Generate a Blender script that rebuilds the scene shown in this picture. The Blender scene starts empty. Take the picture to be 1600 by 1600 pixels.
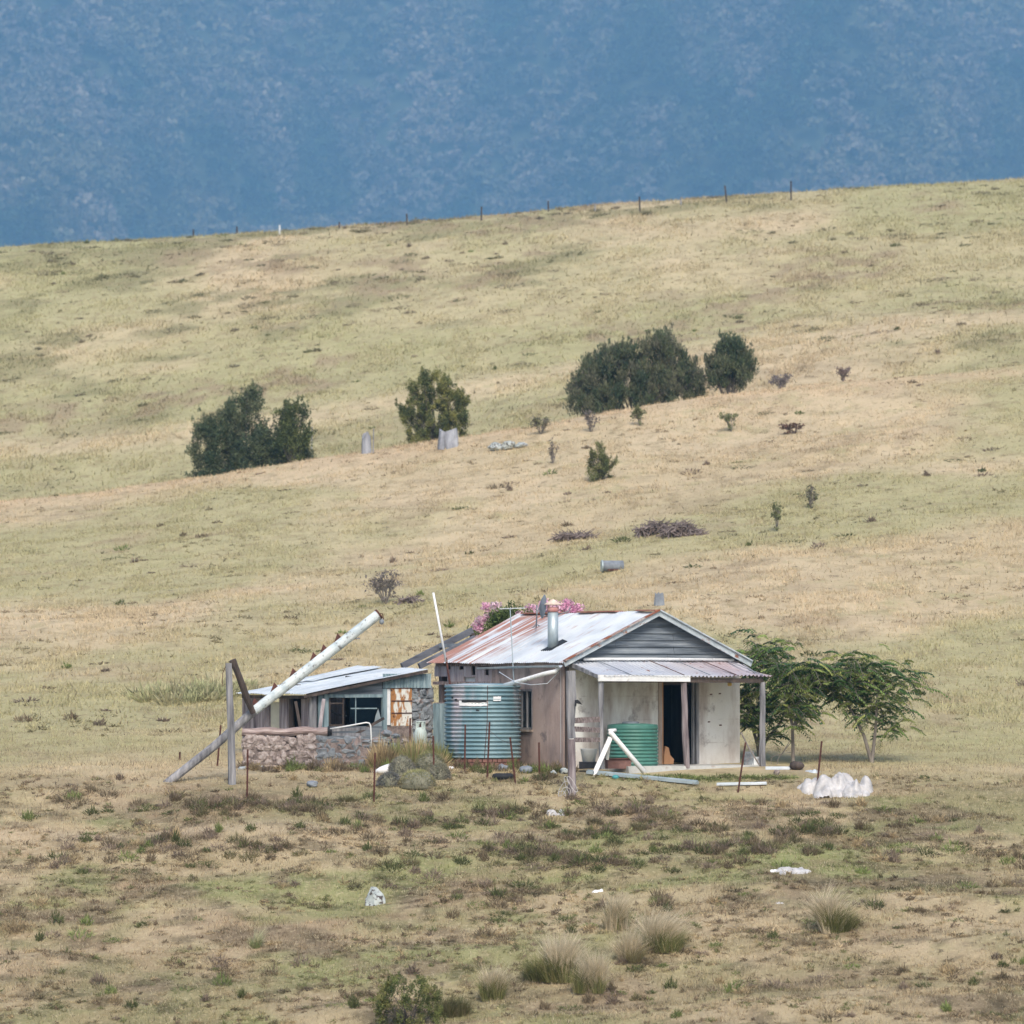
import bpy, math, random
import numpy as np
from mathutils import Vector, Matrix, noise as mn
random.seed(7)
R = math.radians
scene = bpy.context.scene
COL = scene.collection
F = 6500.0; EYE = 2.3
PITCH = math.atan(250 / F)
CAM = Vector((0, 0, EYE))

# ------------------------------------------------------------------ noise / terrain
def hash2(ix, iy, s):
    h = (ix.astype(np.int64) * 374761393 + iy.astype(np.int64) * 668265263 + s * 982451653) & 0xffffffff
    h = ((h ^ (h >> 13)) * 1274126177) & 0xffffffff
    h = (h ^ (h >> 16)) & 0xffffffff
    return h / 4294967295.0
def vnoise(x, y, s=0):
    x = np.asarray(x, float); y = np.asarray(y, float)
    ix = np.floor(x); iy = np.floor(y); fx = x - ix; fy = y - iy
    fx = fx * fx * (3 - 2 * fx); fy = fy * fy * (3 - 2 * fy)
    a = hash2(ix, iy, s); b = hash2(ix + 1, iy, s); c = hash2(ix, iy + 1, s); d = hash2(ix + 1, iy + 1, s)
    return (a * (1 - fx) + b * fx) * (1 - fy) + (c * (1 - fx) + d * fx) * fy
def fbm(x, y, s=0, o=4):
    t = 0; a = .5; n = 0
    for i in range(o):
        t = t + a * vnoise(x * 2 ** i + 17.3 * i, y * 2 ** i - 9.1 * i, s + i * 31); n += a; a *= .5
    return t / n
_cy = [-400, -60, 0, 20, 45, 60, 75, 90, 96, 99, 103, 108, 115, 130, 160, 190, 199, 206, 212, 240, 270, 280, 286, 291, 300, 340, 430, 600, 1000, 6300]
_cz = [9, 1.5, .6, -2, -6.2, -6.3, -4.05, -1.55, -.55, -.03, .06, .42, 1.15, 2.95, 7.0, 12.1, 13.9, 13.5, 14.5, 21.4, 30.3, 33.0, 34.0, 34.2, 33.0, 22, 0, -20, -25, -25]
_gy = np.arange(-400, 6300, .5); _gz = np.interp(_gy, _cy, _cz)
_k = np.exp(-np.arange(-10, 11) ** 2 / (2 * 2.4 ** 2)); _k /= _k.sum()
_gz = np.convolve(np.pad(_gz, 10, mode='edge'), _k, 'valid')
def sstep(a, b, x):
    t = np.clip((x - a) / (b - a), 0, 1); return t * t * (3 - 2 * t)
def G(x, y):
    x = np.asarray(x, float); y = np.asarray(y, float)
    z = np.interp(y, _gy, _gz)
    tilt = np.interp(y, [60, 80, 94, 108, 200, 280, 330, 600], [.05, .045, 0, 0, .155, .085, .06, 0])
    z = z + tilt * 45 * np.tanh(x / 45)
    hill = sstep(112, 150, y) * (1 - sstep(600, 900, y) * .0)
    z = z + hill * ((fbm(x / 30, y / 22, 3, 3) - .5) * 1.3 + (fbm(x / 5, y / 4, 5, 3) - .5) * .35) * (1 - .6 * sstep(270, 284, y))
    fg = 1 - sstep(95, 99, y)
    z = z + fg * ((fbm(x / 5, y / 3, 11, 3) - .5) * .55)
    z = z + (fbm(x / 1.1, y / .9, 21, 3) - .5) * .11 * (1 - .6 * sstep(97, 99, y) * (1 - sstep(106, 110, y)))
    # brown bank in front of the shed, left
    z = z + .18 * np.exp(-((x + 6.6) / 2.0) ** 2 - ((y - 94.0) / 1.0) ** 2)
    return z
def g(x, y): return float(G(x, y))

def ray(px, py):
    f = Vector((0, math.cos(PITCH), math.sin(PITCH))); u = Vector((0, -math.sin(PITCH), math.cos(PITCH)))
    return f + Vector((1, 0, 0)) * ((px - 800) / F) + u * ((800 - py) / F)
def PY(px, py, Y):
    d = ray(px, py); return CAM + d * (Y / d.y)
def hit(px, py, y0=64, y1=300):
    ys = np.arange(y0, y1, .05); d = ray(px, py)
    t = ys / d.y; xs = d.x * t; zs = EYE + d.z * t
    gz = G(xs, ys); k = np.argmax(gz >= zs)
    if not (gz[k] >= zs[k]): k = len(ys) - 1
    return Vector((float(xs[k]), float(ys[k]), float(gz[k])))

# ------------------------------------------------------------------ materials
def nodes(name):
    m = bpy.data.materials.new(name); m.use_nodes = True
    nt = m.node_tree; b = nt.nodes['Principled BSDF']
    return m, nt, b
def ramp(nt, fac, stops):
    r = nt.nodes.new('ShaderNodeValToRGB'); e = r.color_ramp.elements
    while len(e) > 1: e.remove(e[-1])
    e[0].position = stops[0][0]; e[0].color = (*stops[0][1], 1)
    for p, c in stops[1:]:
        q = e.new(p); q.color = (*c, 1)
    nt.links.new(fac, r.inputs[0]); return r.outputs[0]
def noise_tex(nt, scale, detail=5, stretch=(1, 1, 1), rough=.6, off=(0, 0, 0)):
    tc = nt.nodes.new('ShaderNodeTexCoord'); mp = nt.nodes.new('ShaderNodeMapping')
    mp.inputs['Scale'].default_value = stretch; mp.inputs['Location'].default_value = off
    nt.links.new(tc.outputs['Object'], mp.inputs[0])
    n = nt.nodes.new('ShaderNodeTexNoise'); n.inputs['Scale'].default_value = scale; n.inputs['Detail'].default_value = detail
    n.inputs['Roughness'].default_value = rough
    nt.links.new(mp.outputs[0], n.inputs['Vector']); return n.outputs['Fac']
def mixc(nt, fac, a, b):
    m = nt.nodes.new('ShaderNodeMix'); m.data_type = 'RGBA'
    if isinstance(fac, (int, float)): m.inputs[0].default_value = fac
    else: nt.links.new(fac, m.inputs[0])
    for s, v in ((6, a), (7, b)):
        if isinstance(v, tuple): m.inputs[s].default_value = (*v, 1)
        else: nt.links.new(v, m.inputs[s])
    return m.outputs[2]
def mat(name, stops, scale=3, stretch=(1, 1, 1), rough=.85, metal=0, bump=.3, bscale=None, layers=(), spec=.3):
    """stops: base ramp over noise; layers: (colour, noise scale, stretch, lo, hi, offset)"""
    m, nt, b = nodes(name)
    c = ramp(nt, noise_tex(nt, scale, 6, stretch), stops)
    for (lc, ls, lst, lo, hi, off) in layers:
        f = ramp(nt, noise_tex(nt, ls, 6, lst, .62, off), [(lo, (0, 0, 0)), (hi, (1, 1, 1))])
        c = mixc(nt, f, c, lc)
    nt.links.new(c, b.inputs['Base Color'])
    b.inputs['Roughness'].default_value = rough; b.inputs['Metallic'].default_value = metal
    b.inputs['Specular IOR Level'].default_value = spec
    if bump:
        bp = nt.nodes.new('ShaderNodeBump'); bp.inputs['Strength'].default_value = bump; bp.inputs['Distance'].default_value = .02
        nt.links.new(noise_tex(nt, bscale or scale * 4, 6, stretch), bp.inputs['Height'])
        nt.links.new(bp.outputs[0], b.inputs['Normal'])
    return m
def axis_mask(nt, axis, a, b):
    tc = nt.nodes.new('ShaderNodeTexCoord'); s = nt.nodes.new('ShaderNodeSeparateXYZ'); nt.links.new(tc.outputs['Object'], s.inputs[0])
    r = nt.nodes.new('ShaderNodeMapRange'); r.inputs['From Min'].default_value = a; r.inputs['From Max'].default_value = b
    nt.links.new(s.outputs[axis], r.inputs['Value']); return r.outputs[0]
def mul(nt, a, b, op='MULTIPLY'):
    m = nt.nodes.new('ShaderNodeMath'); m.operation = op; m.use_clamp = True
    for i, v in enumerate((a, b)):
        if isinstance(v, (int, float)): m.inputs[i].default_value = v
        else: nt.links.new(v, m.inputs[i])
    return m.outputs[0]

def attr_mat(name, trans=.25, rough=.8):
    m, nt, b = nodes(name)
    a = nt.nodes.new('ShaderNodeAttribute'); a.attribute_name = 'Col'
    nt.links.new(a.outputs['Color'], b.inputs['Base Color']); b.inputs['Roughness'].default_value = rough
    b.inputs['Specular IOR Level'].default_value = .15
    if trans:
        t = nt.nodes.new('ShaderNodeBsdfTranslucent'); nt.links.new(a.outputs['Color'], t.inputs[0])
        mx = nt.nodes.new('ShaderNodeMixShader'); mx.inputs[0].default_value = trans
        nt.links.new(b.outputs[0], mx.inputs[1]); nt.links.new(t.outputs[0], mx.inputs[2])
        nt.links.new(mx.outputs[0], nt.nodes['Material Output'].inputs[0])
    return m
M = {}
M['leaf'] = attr_mat('foliage', .25)
M['blade'] = attr_mat('dry_grass', .3)
W_ = (.62, .60, .55)
M['grey_wood'] = mat('weathered_timber', [(.3, (.08, .08, .09)), (.5, (.23, .23, .24)), (.75, (.42, .41, .41))], 9, (1, 1, .10), bump=.6, bscale=16)
M['grey_wood_h'] = mat('weathered_boards', [(.3, (.055, .07, .085)), (.5, (.15, .175, .20)), (.72, (.31, .34, .36))], 5, (.10, .3, 1.6), bump=.7, bscale=14,
                       layers=[((.06, .07, .08), 8, (.15, 1, 2.5), .55, .72, (3, 0, 0))])
M['dark_wood'] = mat('dark_timber', [(.3, (.035, .028, .025)), (.6, (.085, .065, .055)), (.8, (.16, .13, .11))], 6, (1, 1, .2), bump=.6)
M['pink_wood'] = mat('faded_pink_timber', [(.34, (.11, .08, .07)), (.5, (.32, .245, .225)), (.68, (.52, .44, .41))], 6, (.25, 2.2, 2.2), bump=.7)
M['slab_wood'] = mat('silver_slabs', [(.28, (.06, .05, .055)), (.48, (.21, .175, .18)), (.75, (.44, .40, .40))], 7, (1, 1, .12), bump=.7, bscale=18)
M['barge'] = mat('bargeboard', [(.3, (.30, .35, .38)), (.7, (.50, .56, .58))], 5, bump=.2, layers=[((.25, .12, .08), 5, (1, 1, 1), .56, .66, (1, 2, 3))])
M['rust_barge'] = mat('rusty_bargeboard', [(.3, (.30, .22, .2)), (.7, (.50, .50, .48))], 5, bump=.2, layers=[((.24, .085, .045), 4, (1, 1, 1), .40, .55, (1, 2, 3))])
M['white_paint'] = mat('flaking_white_paint', [(.3, (.62, .64, .64)), (.7, (.80, .81, .80))], 6, bump=.15, layers=[((.38, .36, .34), 7, (1, 1, 1), .60, .70, (4, 2, 0))])
M['pvc'] = mat('white_pvc', [(.3, (.72, .73, .72)), (.7, (.82, .82, .80))], 2, rough=.5, bump=.05, layers=[((.48, .46, .42), 6, (1, 1, 1), .62, .74, (4, 2, 0))])
M['pole_white'] = mat('whitewashed_pole', [(.3, (.38, .46, .49)), (.5, (.58, .64, .65)), (.75, (.72, .76, .76))], 4, (1, 1, 1), bump=.3, layers=[((.22, .23, .23), 9, (1, 1, 1), .56, .64, (2, 5, 0))])
M['rust'] = mat('rust', [(.3, (.05, .025, .022)), (.7, (.14, .055, .04))], 9, bump=.3, rough=.9)
M['galv'] = mat('galvanised_iron', [(.3, (.30, .37, .40)), (.7, (.48, .55, .57))], 2.5, (1, 1, .5), rough=.45, metal=.35, bump=.08, spec=.5)
M['galv_pale'] = mat('pale_iron', [(.3, (.46, .52, .56)), (.7, (.66, .70, .72))], 1.6, rough=.5, metal=.2, bump=.1,
                     layers=[((.36, .38, .40), 3, (1, 4, 1), .55, .75, (2, 0, 0))])
M['stone'] = mat('pink_stone', [(.32, (.12, .095, .085)), (.48, (.31, .255, .23)), (.70, (.48, .43, .40))], 7, bump=.8, bscale=10,
                 layers=[((.12, .10, .10), 6, (1, 1, 1), .62, .72, (5, 0, 0))])
M['stone_grey'] = mat('blue_grey_stone', [(.28, (.07, .08, .09)), (.5, (.20, .22, .235)), (.75, (.33, .36, .365))], 5, bump=.8, bscale=10,
                      layers=[((.26, .20, .18), 3, (1, 1, 1), .56, .66, (5, 0, 0))])
M['rock'] = mat('pale_lichen_rock', [(.3, (.25, .28, .28)), (.5, (.42, .46, .45)), (.75, (.55, .58, .56))], 4, bump=.8, bscale=12,
                layers=[((.09, .075, .07), 11, (1, 1, 1), .53, .57, (5, 0, 0))])
M['stump'] = mat('bleached_stump', [(.3, (.10, .10, .11)), (.5, (.27, .28, .31)), (.75, (.46, .48, .52))], 3, (1, 1, .25), bump=.8)
M['mortar'] = mat('rough_mortar', [(.3, (.08, .065, .06)), (.6, (.27, .22, .20)), (.75, (.36, .30, .28))], 8, bump=.6)
M['black'] = mat('black_rubber', [(.3, (.012, .013, .016)), (.7, (.035, .036, .04))], 5, rough=.7, bump=.2)
M['dark_in'] = mat('shade_black_interior', [(.3, (.005, .0045, .004)), (.7, (.02, .016, .013))], 5, (1, 1, .2), bump=.2, spec=.02)  # near black: the shade of the unlit rooms is put into the colour
M['door_wood'] = mat('shade_black_door', [(.3, (.008, .007, .006)), (.7, (.025, .02, .017))], 5, (1, 1, .2), bump=.2, spec=.02)  # blackened like the interior, doorway shade put into the timber colour
M['plastic'] = mat('white_plastic_sheet', [(.3, (.36, .345, .335)), (.7, (.60, .59, .58))], 5, rough=.4, bump=.4, layers=[((.42, .34, .32), 3, (1, 1, 1), .58, .75, (5, 0, 0))])
M['bright'] = mat('white_enamel', [(.3, (.72, .73, .74)), (.7, (.82, .82, .82))], 3, rough=.4, bump=.05)
M['green_iron'] = mat('green_painted_iron', [(.3, (.045, .15, .12)), (.7, (.075, .215, .17))], 3, rough=.5, bump=.1, spec=.4, layers=[((.12, .20, .17), 4, (1, 1, 1), .60, .8, (0, 3, 0))])
M['blue_iron'] = mat('blue_faded_iron', [(.3, (.10, .15, .17)), (.5, (.20, .28, .305)), (.75, (.37, .45, .46))], 3, (3, 3, .3), rough=.7, bump=.1)
M['rust_sheet'] = mat('rusted_white_sheet', [(.3, (.62, .62, .56)), (.7, (.72, .73, .68))], 3, rough=.8, bump=.2,
                      layers=[((.36, .17, .06), 3.2, (1.6, 1, .55), .47, .53, (2, 0, 1)), ((.09, .04, .03), 5, (1.3, 1, .8), .60, .64, (7, 1, 0))])
M['gas'] = mat('pale_green_enamel', [(.3, (.38, .46, .43)), (.7, (.50, .57, .53))], 4, rough=.5, bump=.05)
M['tank_pink'] = None
M['orange'] = mat('orange_brown_ply', [(.3, (.38, .19, .09)), (.7, (.52, .30, .17))], 4, (1, 1, .3), bump=.1)
M['yellow'] = mat('yellow_plastic', [(.3, (.50, .33, .08)), (.7, (.6, .42, .12))], 4, rough=.4, bump=0)
M['jamb'] = mat('brown_jamb', [(.3, (.24, .17, .13)), (.5, (.40, .32, .26)), (.75, (.5, .45, .4))], 6, (1, 1, .15), bump=.3)
M['aqua'] = mat('aqua_plastic', [(.3, (.05, .25, .27)), (.7, (.08, .32, .34))], 4, rough=.4, bump=0)
M['bark'] = mat('grey_bark', [(.3, (.12, .105, .09)), (.7, (.27, .24, .21))], 8, (1, 1, .3), bump=.5)
M['bark_dark'] = mat('dark_bark', [(.3, (.05, .045, .04)), (.7, (.13, .115, .10))], 8, (1, 1, .3), bump=.3)
M['slate'] = mat('slate_sheet', [(.3, (.15, .17, .20)), (.7, (.28, .31, .34))], 4, bump=.2)

# tank: galvanised, the lit side's pale pinkish cast painted in as patches
M['tank'] = mat('tank_iron', [(.3, (.12, .215, .25)), (.5, (.175, .285, .325)), (.72, (.27, .38, .41))], 1.6, (1, 1, .5), rough=.5, metal=.15, bump=.05, spec=.5,
                layers=[((.50, .46, .49), .9, (1.2, 1.2, .3), .58, .70, (2.6, 1, 0)), ((.16, .14, .13), 5, (1, 1, .5), .66, .74, (0, 0, 0))])

def wall_mat(name, c0, c1, stain, stain2, seed=0, zfoot=(.55, .38, .28)):
    m, nt, b = nodes(name)
    c = ramp(nt, noise_tex(nt, 1.2, 7, (1, 1, .8), .65, (seed, 0, 0)), [(.3, c0), (.7, c1)])
    f = ramp(nt, noise_tex(nt, 1.1, 8, (1.6, 1.6, .38), .62, (seed + 4, 2, 0)), [(.44, (0, 0, 0)), (.66, (1, 1, 1))])
    c = mixc(nt, mul(nt, f, .9), c, stain)
    f = ramp(nt, noise_tex(nt, 2.3, 8, (1, 1, .8), .7, (seed + 9, 2, 4)), [(.56, (0, 0, 0)), (.66, (1, 1, 1))])
    c = mixc(nt, mul(nt, f, .7), c, stain2)
    if name == 'cream_render':
        tc = nt.nodes.new('ShaderNodeTexCoord'); sp = nt.nodes.new('ShaderNodeSeparateXYZ'); nt.links.new(tc.outputs['Object'], sp.inputs[0])
        fr_ = mul(nt, sp.outputs[2], 1.75, 'MULTIPLY'); nt.nodes[fr_.node.name].use_clamp = False; fq = nt.nodes.new('ShaderNodeMath'); fq.operation = 'FRACT'; nt.links.new(fr_, fq.inputs[0])
        ln_ = ramp(nt, fq.outputs[0], [(0, (1, 1, 1)), (.035, (0, 0, 0)), (.965, (0, 0, 0)), (1, (1, 1, 1))])
        c = mixc(nt, mul(nt, mul(nt, ln_, ramp(nt, noise_tex(nt, 2, 4), [(.45, (0, 0, 0)), (.6, (1, 1, 1))])), .5), c, (.34, .30, .27))
    low = axis_mask(nt, 2, .75, .0)
    f = mul(nt, low, ramp(nt, noise_tex(nt, 1.5, 7, (1, 1, .6), .65, (seed, 5, 0)), [(.3, (0, 0, 0)), (.6, (1, 1, 1))]))
    c = mixc(nt, mul(nt, f, .6), c, zfoot)
    nt.links.new(c, b.inputs['Base Color']); b.inputs['Roughness'].default_value = .9; b.inputs['Specular IOR Level'].default_value = .15
    bp = nt.nodes.new('ShaderNodeBump'); bp.inputs['Strength'].default_value = .5; bp.inputs['Distance'].default_value = .02
    nt.links.new(noise_tex(nt, 7, 8), bp.inputs['Height']); nt.links.new(bp.outputs[0], b.inputs['Normal'])
    return m
M['cream'] = wall_mat('cream_render', (.68, .67, .62), (.80, .80, .77), (.37, .305, .265), (.24, .21, .20), 0, (.42, .36, .31))
M['stucco'] = wall_mat('pink_render', (.40, .30, .26), (.52, .41, .36), (.19, .155, .15), (.11, .10, .115), 5, (.20, .17, .16))

def roof_mat():
    m, nt, b = nodes('house_roof_iron')
    c = ramp(nt, noise_tex(nt, 1.0, 7, (1, 1, 1), .6), [(.3, (.44, .49, .53)), (.52, (.60, .64, .66)), (.75, (.70, .71, .70))])
    # sheets of slightly different age along the house
    f = ramp(nt, noise_tex(nt, 1.1, 2, (.05, 1.0, .05), .5, (0, 3, 0)), [(.45, (0, 0, 0)), (.55, (1, 1, 1))])
    c = mixc(nt, mul(nt, f, .35), c, (.50, .54, .60))
    # rust streaks running down the slope, heavy over the back bays
    streak = noise_tex(nt, 3.4, 3, (.06, 1.6, .06), .5, (1, 7, 0))
    back = axis_mask(nt, 1, 3.2, 4.3)
    f1 = ramp(nt, streak, [(.46, (0, 0, 0)), (.52, (1, 1, 1))])
    f1 = mul(nt, mul(nt, f1, back), ramp(nt, noise_tex(nt, 1.4, 6, (1, .6, 1), .6, (9, 0, 0)), [(.30, (0, 0, 0)), (.50, (1, 1, 1))]))
    c = mixc(nt, mul(nt, f1, .9), c, (.33, .135, .085))
    f2 = ramp(nt, noise_tex(nt, 3.2, 6, (.4, 1.8, .4), .6, (3, 1, 8)), [(.57, (0, 0, 0)), (.69, (1, 1, 1))])
    c = mixc(nt, mul(nt, f2, .7), c, (.38, .22, .17))
    nt.links.new(c, b.inputs['Base Color']); b.inputs['Roughness'].default_value = .5; b.inputs['Metallic'].default_value = .12
    return m
M['roof'] = roof_mat()
def ver_mat():
    m, nt, b = nodes('verandah_iron')
    c = ramp(nt, noise_tex(nt, 1.2, 7, (1, 1, 1), .6), [(.3, (.36, .39, .46)), (.52, (.50, .53, .58)), (.75, (.60, .61, .62))])
    right = axis_mask(nt, 0, 2.0, 4.8)
    f = mul(nt, right, ramp(nt, noise_tex(nt, 1.6, 6, (1, .5, 1), .6, (5, 0, 0)), [(.25, (.3, .3, .3)), (.55, (1, 1, 1))]))
    c = mixc(nt, mul(nt, f, .75), c, (.42, .29, .28))
    f2 = ramp(nt, noise_tex(nt, 4, 6, (1.6, .7, .7), .6, (3, 1, 8)), [(.60, (0, 0, 0)), (.68, (1, 1, 1))])
    c = mixc(nt, f2, c, (.24, .12, .09))
    nt.links.new(c, b.inputs['Base Color']); b.inputs['Roughness'].default_value = .55; b.inputs['Metallic'].default_value = .1
    return m
M['ver'] = ver_mat()
def glass():
    m = bpy.data.materials.new('dusty_glass'); m.use_nodes = True; nt = m.node_tree; nt.nodes.clear()
    o = nt.nodes.new('ShaderNodeOutputMaterial'); t = nt.nodes.new('ShaderNodeBsdfTransparent'); t.inputs[0].default_value = (.55, .62, .66, 1)
    gl = nt.nodes.new('ShaderNodeBsdfGlossy'); gl.inputs['Roughness'].default_value = .12; gl.inputs[0].default_value = (.6, .65, .7, 1)
    mx = nt.nodes.new('ShaderNodeMixShader'); mx.inputs[0].default_value = .18
    nt.links.new(t.outputs[0], mx.inputs[1]); nt.links.new(gl.outputs[0], mx.inputs[2]); nt.links.new(mx.outputs[0], o.inputs[0]); return m
M['glass'] = glass()

# ------------------------------------------------------------------ object helpers
def tag(o, label=None, cat=None, group=None, kind=None):
    if label: o['label'] = label
    if cat: o['category'] = cat
    if group: o['group'] = group
    if kind: o['kind'] = kind
    return o
def empty(name, loc=(0, 0, 0), rz=0, label=None, cat=None, group=None):
    o = bpy.data.objects.new(name, None); COL.objects.link(o); o.location = loc; o.rotation_euler = (0, 0, rz)
    o.empty_display_size = .2
    return tag(o, label, cat, group)
class MB:
    def __init__(s): s.v = []; s.f = []; s.c = []
    def add(s, vs, fs, col=None):
        k = len(s.v); s.v += [tuple(p) for p in vs]; s.f += [tuple(i + k for i in q) for q in fs]
        s.c += [col or (1, 1, 1)] * len(vs); return s
    def hexa(s, P):      # 8 points: bottom 4, top 4
        return s.add(P, [(0, 3, 2, 1), (4, 5, 6, 7), (0, 1, 5, 4), (1, 2, 6, 5), (2, 3, 7, 6), (3, 0, 4, 7)])
    def box(s, a, b, j=0):
        (x0, y0, z0), (x1, y1, z1) = a, b
        P = [(x0, y0, z0), (x1, y0, z0), (x1, y1, z0), (x0, y1, z0), (x0, y0, z1), (x1, y0, z1), (x1, y1, z1), (x0, y1, z1)]
        if j: P = [tuple(c + random.uniform(-j, j) for c in p) for p in P]
        return s.hexa(P)
    def beam(s, p, q, w, h, up=(0, 0, 1), w2=None, h2=None):
        p = Vector(p); q = Vector(q); d = (q - p).normalized(); up = Vector(up)
        if abs(d.dot(up)) > .95: up = Vector((0, 1, 0))
        r = d.cross(up).normalized(); u = r.cross(d)
        P = []
        for c, ww, hh in ((p, w, h), (q, w2 or w, h2 or h)):
            P += [c - r * ww / 2 - u * hh / 2, c + r * ww / 2 - u * hh / 2, c + r * ww / 2 + u * hh / 2, c - r * ww / 2 + u * hh / 2]
        return s.hexa(P)
    def tube(s, pts, rad, n=10, cap=True, wob=0):
        pts = [Vector(p) for p in pts]; k = len(pts)
        if isinstance(rad, (int, float)): rad = [rad] * k
        rings = []; ref = None
        for i, p in enumerate(pts):
            d = (pts[min(i + 1, k - 1)] - pts[max(i - 1, 0)]).normalized()
            if ref is None:
                ref = Vector((0, 0, 1)) if abs(d.z) < .9 else Vector((1, 0, 0))
            a = d.cross(ref).normalized(); b = a.cross(d); ref = b
            ring = []
            for j in range(n):
                t = 2 * math.pi * j / n; r = rad[i] * (1 + (random.uniform(-wob, wob) if wob else 0))
                ring.append(p + (a * math.cos(t) + b * math.sin(t)) * r)
            rings.append(ring)
        vs = [v for r in rings for v in r]; fs = []
        for i in range(k - 1):
            for j in range(n):
                fs.append((i * n + j, i * n + (j + 1) % n, (i + 1) * n + (j + 1) % n, (i + 1) * n + j))
        if cap: fs += [tuple(range(n - 1, -1, -1)), tuple((k - 1) * n + j for j in range(n))]
        return s.add(vs, fs)
    def lathe(s, prof, n=48, c=(0, 0, 0), dent=0):
        vs = []; fs = []
        for i, (r, z) in enumerate(prof):
            for j in range(n):
                t = 2 * math.pi * j / n
                rr = r * (1 + dent * (math.sin(3 * t + 1.3) * .5 + math.sin(2 * t + z * 2)) )
                vs.append((c[0] + rr * math.cos(t), c[1] + rr * math.sin(t), c[2] + z))
        for i in range(len(prof) - 1):
            for j in range(n):
                fs.append((i * n + j, i * n + (j + 1) % n, (i + 1) * n + (j + 1) % n, (i + 1) * n + j))
        fs.append(tuple(range(n - 1, -1, -1))); fs.append(tuple((len(prof) - 1) * n + j for j in range(n)))
        return s.add(vs, fs)
    def sheet(s, P0, U, V, pitch=.09, amp=.012, nv=6, sag=0, ragged=0, thick=.0):
        P0 = Vector(P0); U = Vector(U); V = Vector(V); N = U.cross(V).normalized()
        if N.z < -.01: N = -N
        nu = max(8, int(U.length / pitch * 6)); vs = []; fs = []
        for i in range(nu + 1):
            t = i / nu; w = math.sin(t * U.length / pitch * 2 * math.pi) * amp
            sh = math.floor(t * U.length / .72)
            rg = ragged * (hash(sh * 7919) % 100 / 100 - .5) if ragged else 0
            for j in range(nv + 1):
                q = j / nv
                p = P0 + U * t + V * (q * (1 + rg / V.length)) + N * (w - sag * math.sin(math.pi * q) + .012 * ((sh % 2)) + .012 * math.sin(t * 9 + q * 5))
                vs.append(p)
        for i in range(nu):
            for j in range(nv):
                a = i * (nv + 1) + j; fs.append((a, a + nv + 1, a + nv + 2, a + 1))
        return s.add(vs, fs)
    def blob(s, c, r, sub=2, amp=.25, freq=1.5, seed=0, flat=.0, col=None):
        import bmesh
        bm = bmesh.new(); bmesh.ops.create_icosphere(bm, subdivisions=sub, radius=1)
        vs = []
        for v in bm.verts:
            n_ = mn.noise(v.co * freq + Vector((seed * 3.7, seed * 1.3, 0))) * amp * 1.6 + mn.noise(v.co * freq * 3 + Vector((seed, 0, 5))) * amp * .5
            p = v.co * (1 + n_)
            if flat and p.z < -flat: p.z = -flat
            vs.append((c[0] + p.x * r[0], c[1] + p.y * r[1], c[2] + p.z * r[2]))
        fs = [tuple(x.index for x in f.verts) for f in bm.faces]; bm.free()
        return s.add(vs, fs, col)
    def build(s, name, m, parent=None, smooth=False, label=None):
        me = bpy.data.meshes.new(name); me.from_pydata(s.v, [], s.f); me.materials.append(m)
        if smooth: me.polygons.foreach_set('use_smooth', [True] * len(me.polygons))
        if any(c != (1, 1, 1) for c in s.c):
            a = me.color_attributes.new('Col', 'FLOAT_COLOR', 'POINT')
            a.data.foreach_set('color', np.c_[np.array(s.c), np.ones(len(s.c))].ravel())
        me.update()
        o = bpy.data.objects.new(name, me); COL.objects.link(o)
        if parent: o.parent = parent
        if label: o['label'] = label
        return o
def np_mesh(name, V, nper, C, m, parent=None, loc=None):
    """V: (n*nper,3) verts; every nper verts form one face; C per-vertex colours"""
    n = len(V) // nper; me = bpy.data.meshes.new(name)
    me.vertices.add(len(V)); me.vertices.foreach_set('co', V.astype(np.float32).ravel())
    me.loops.add(len(V)); me.loops.foreach_set('vertex_index', np.arange(len(V), dtype=np.int32))
    me.polygons.add(n); me.polygons.foreach_set('loop_start', np.arange(0, len(V), nper, dtype=np.int32))
    me.polygons.foreach_set('loop_total', np.full(n, nper, np.int32))
    a = me.color_attributes.new('Col', 'FLOAT_COLOR', 'POINT')
    a.data.foreach_set('color', np.c_[C, np.ones(len(V))].astype(np.float32).ravel())
    me.materials.append(m); me.update(calc_edges=True)
    o = bpy.data.objects.new(name, me); COL.objects.link(o)
    if parent: o.parent = parent
    if loc is not None: o.location = loc
    return o

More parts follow.
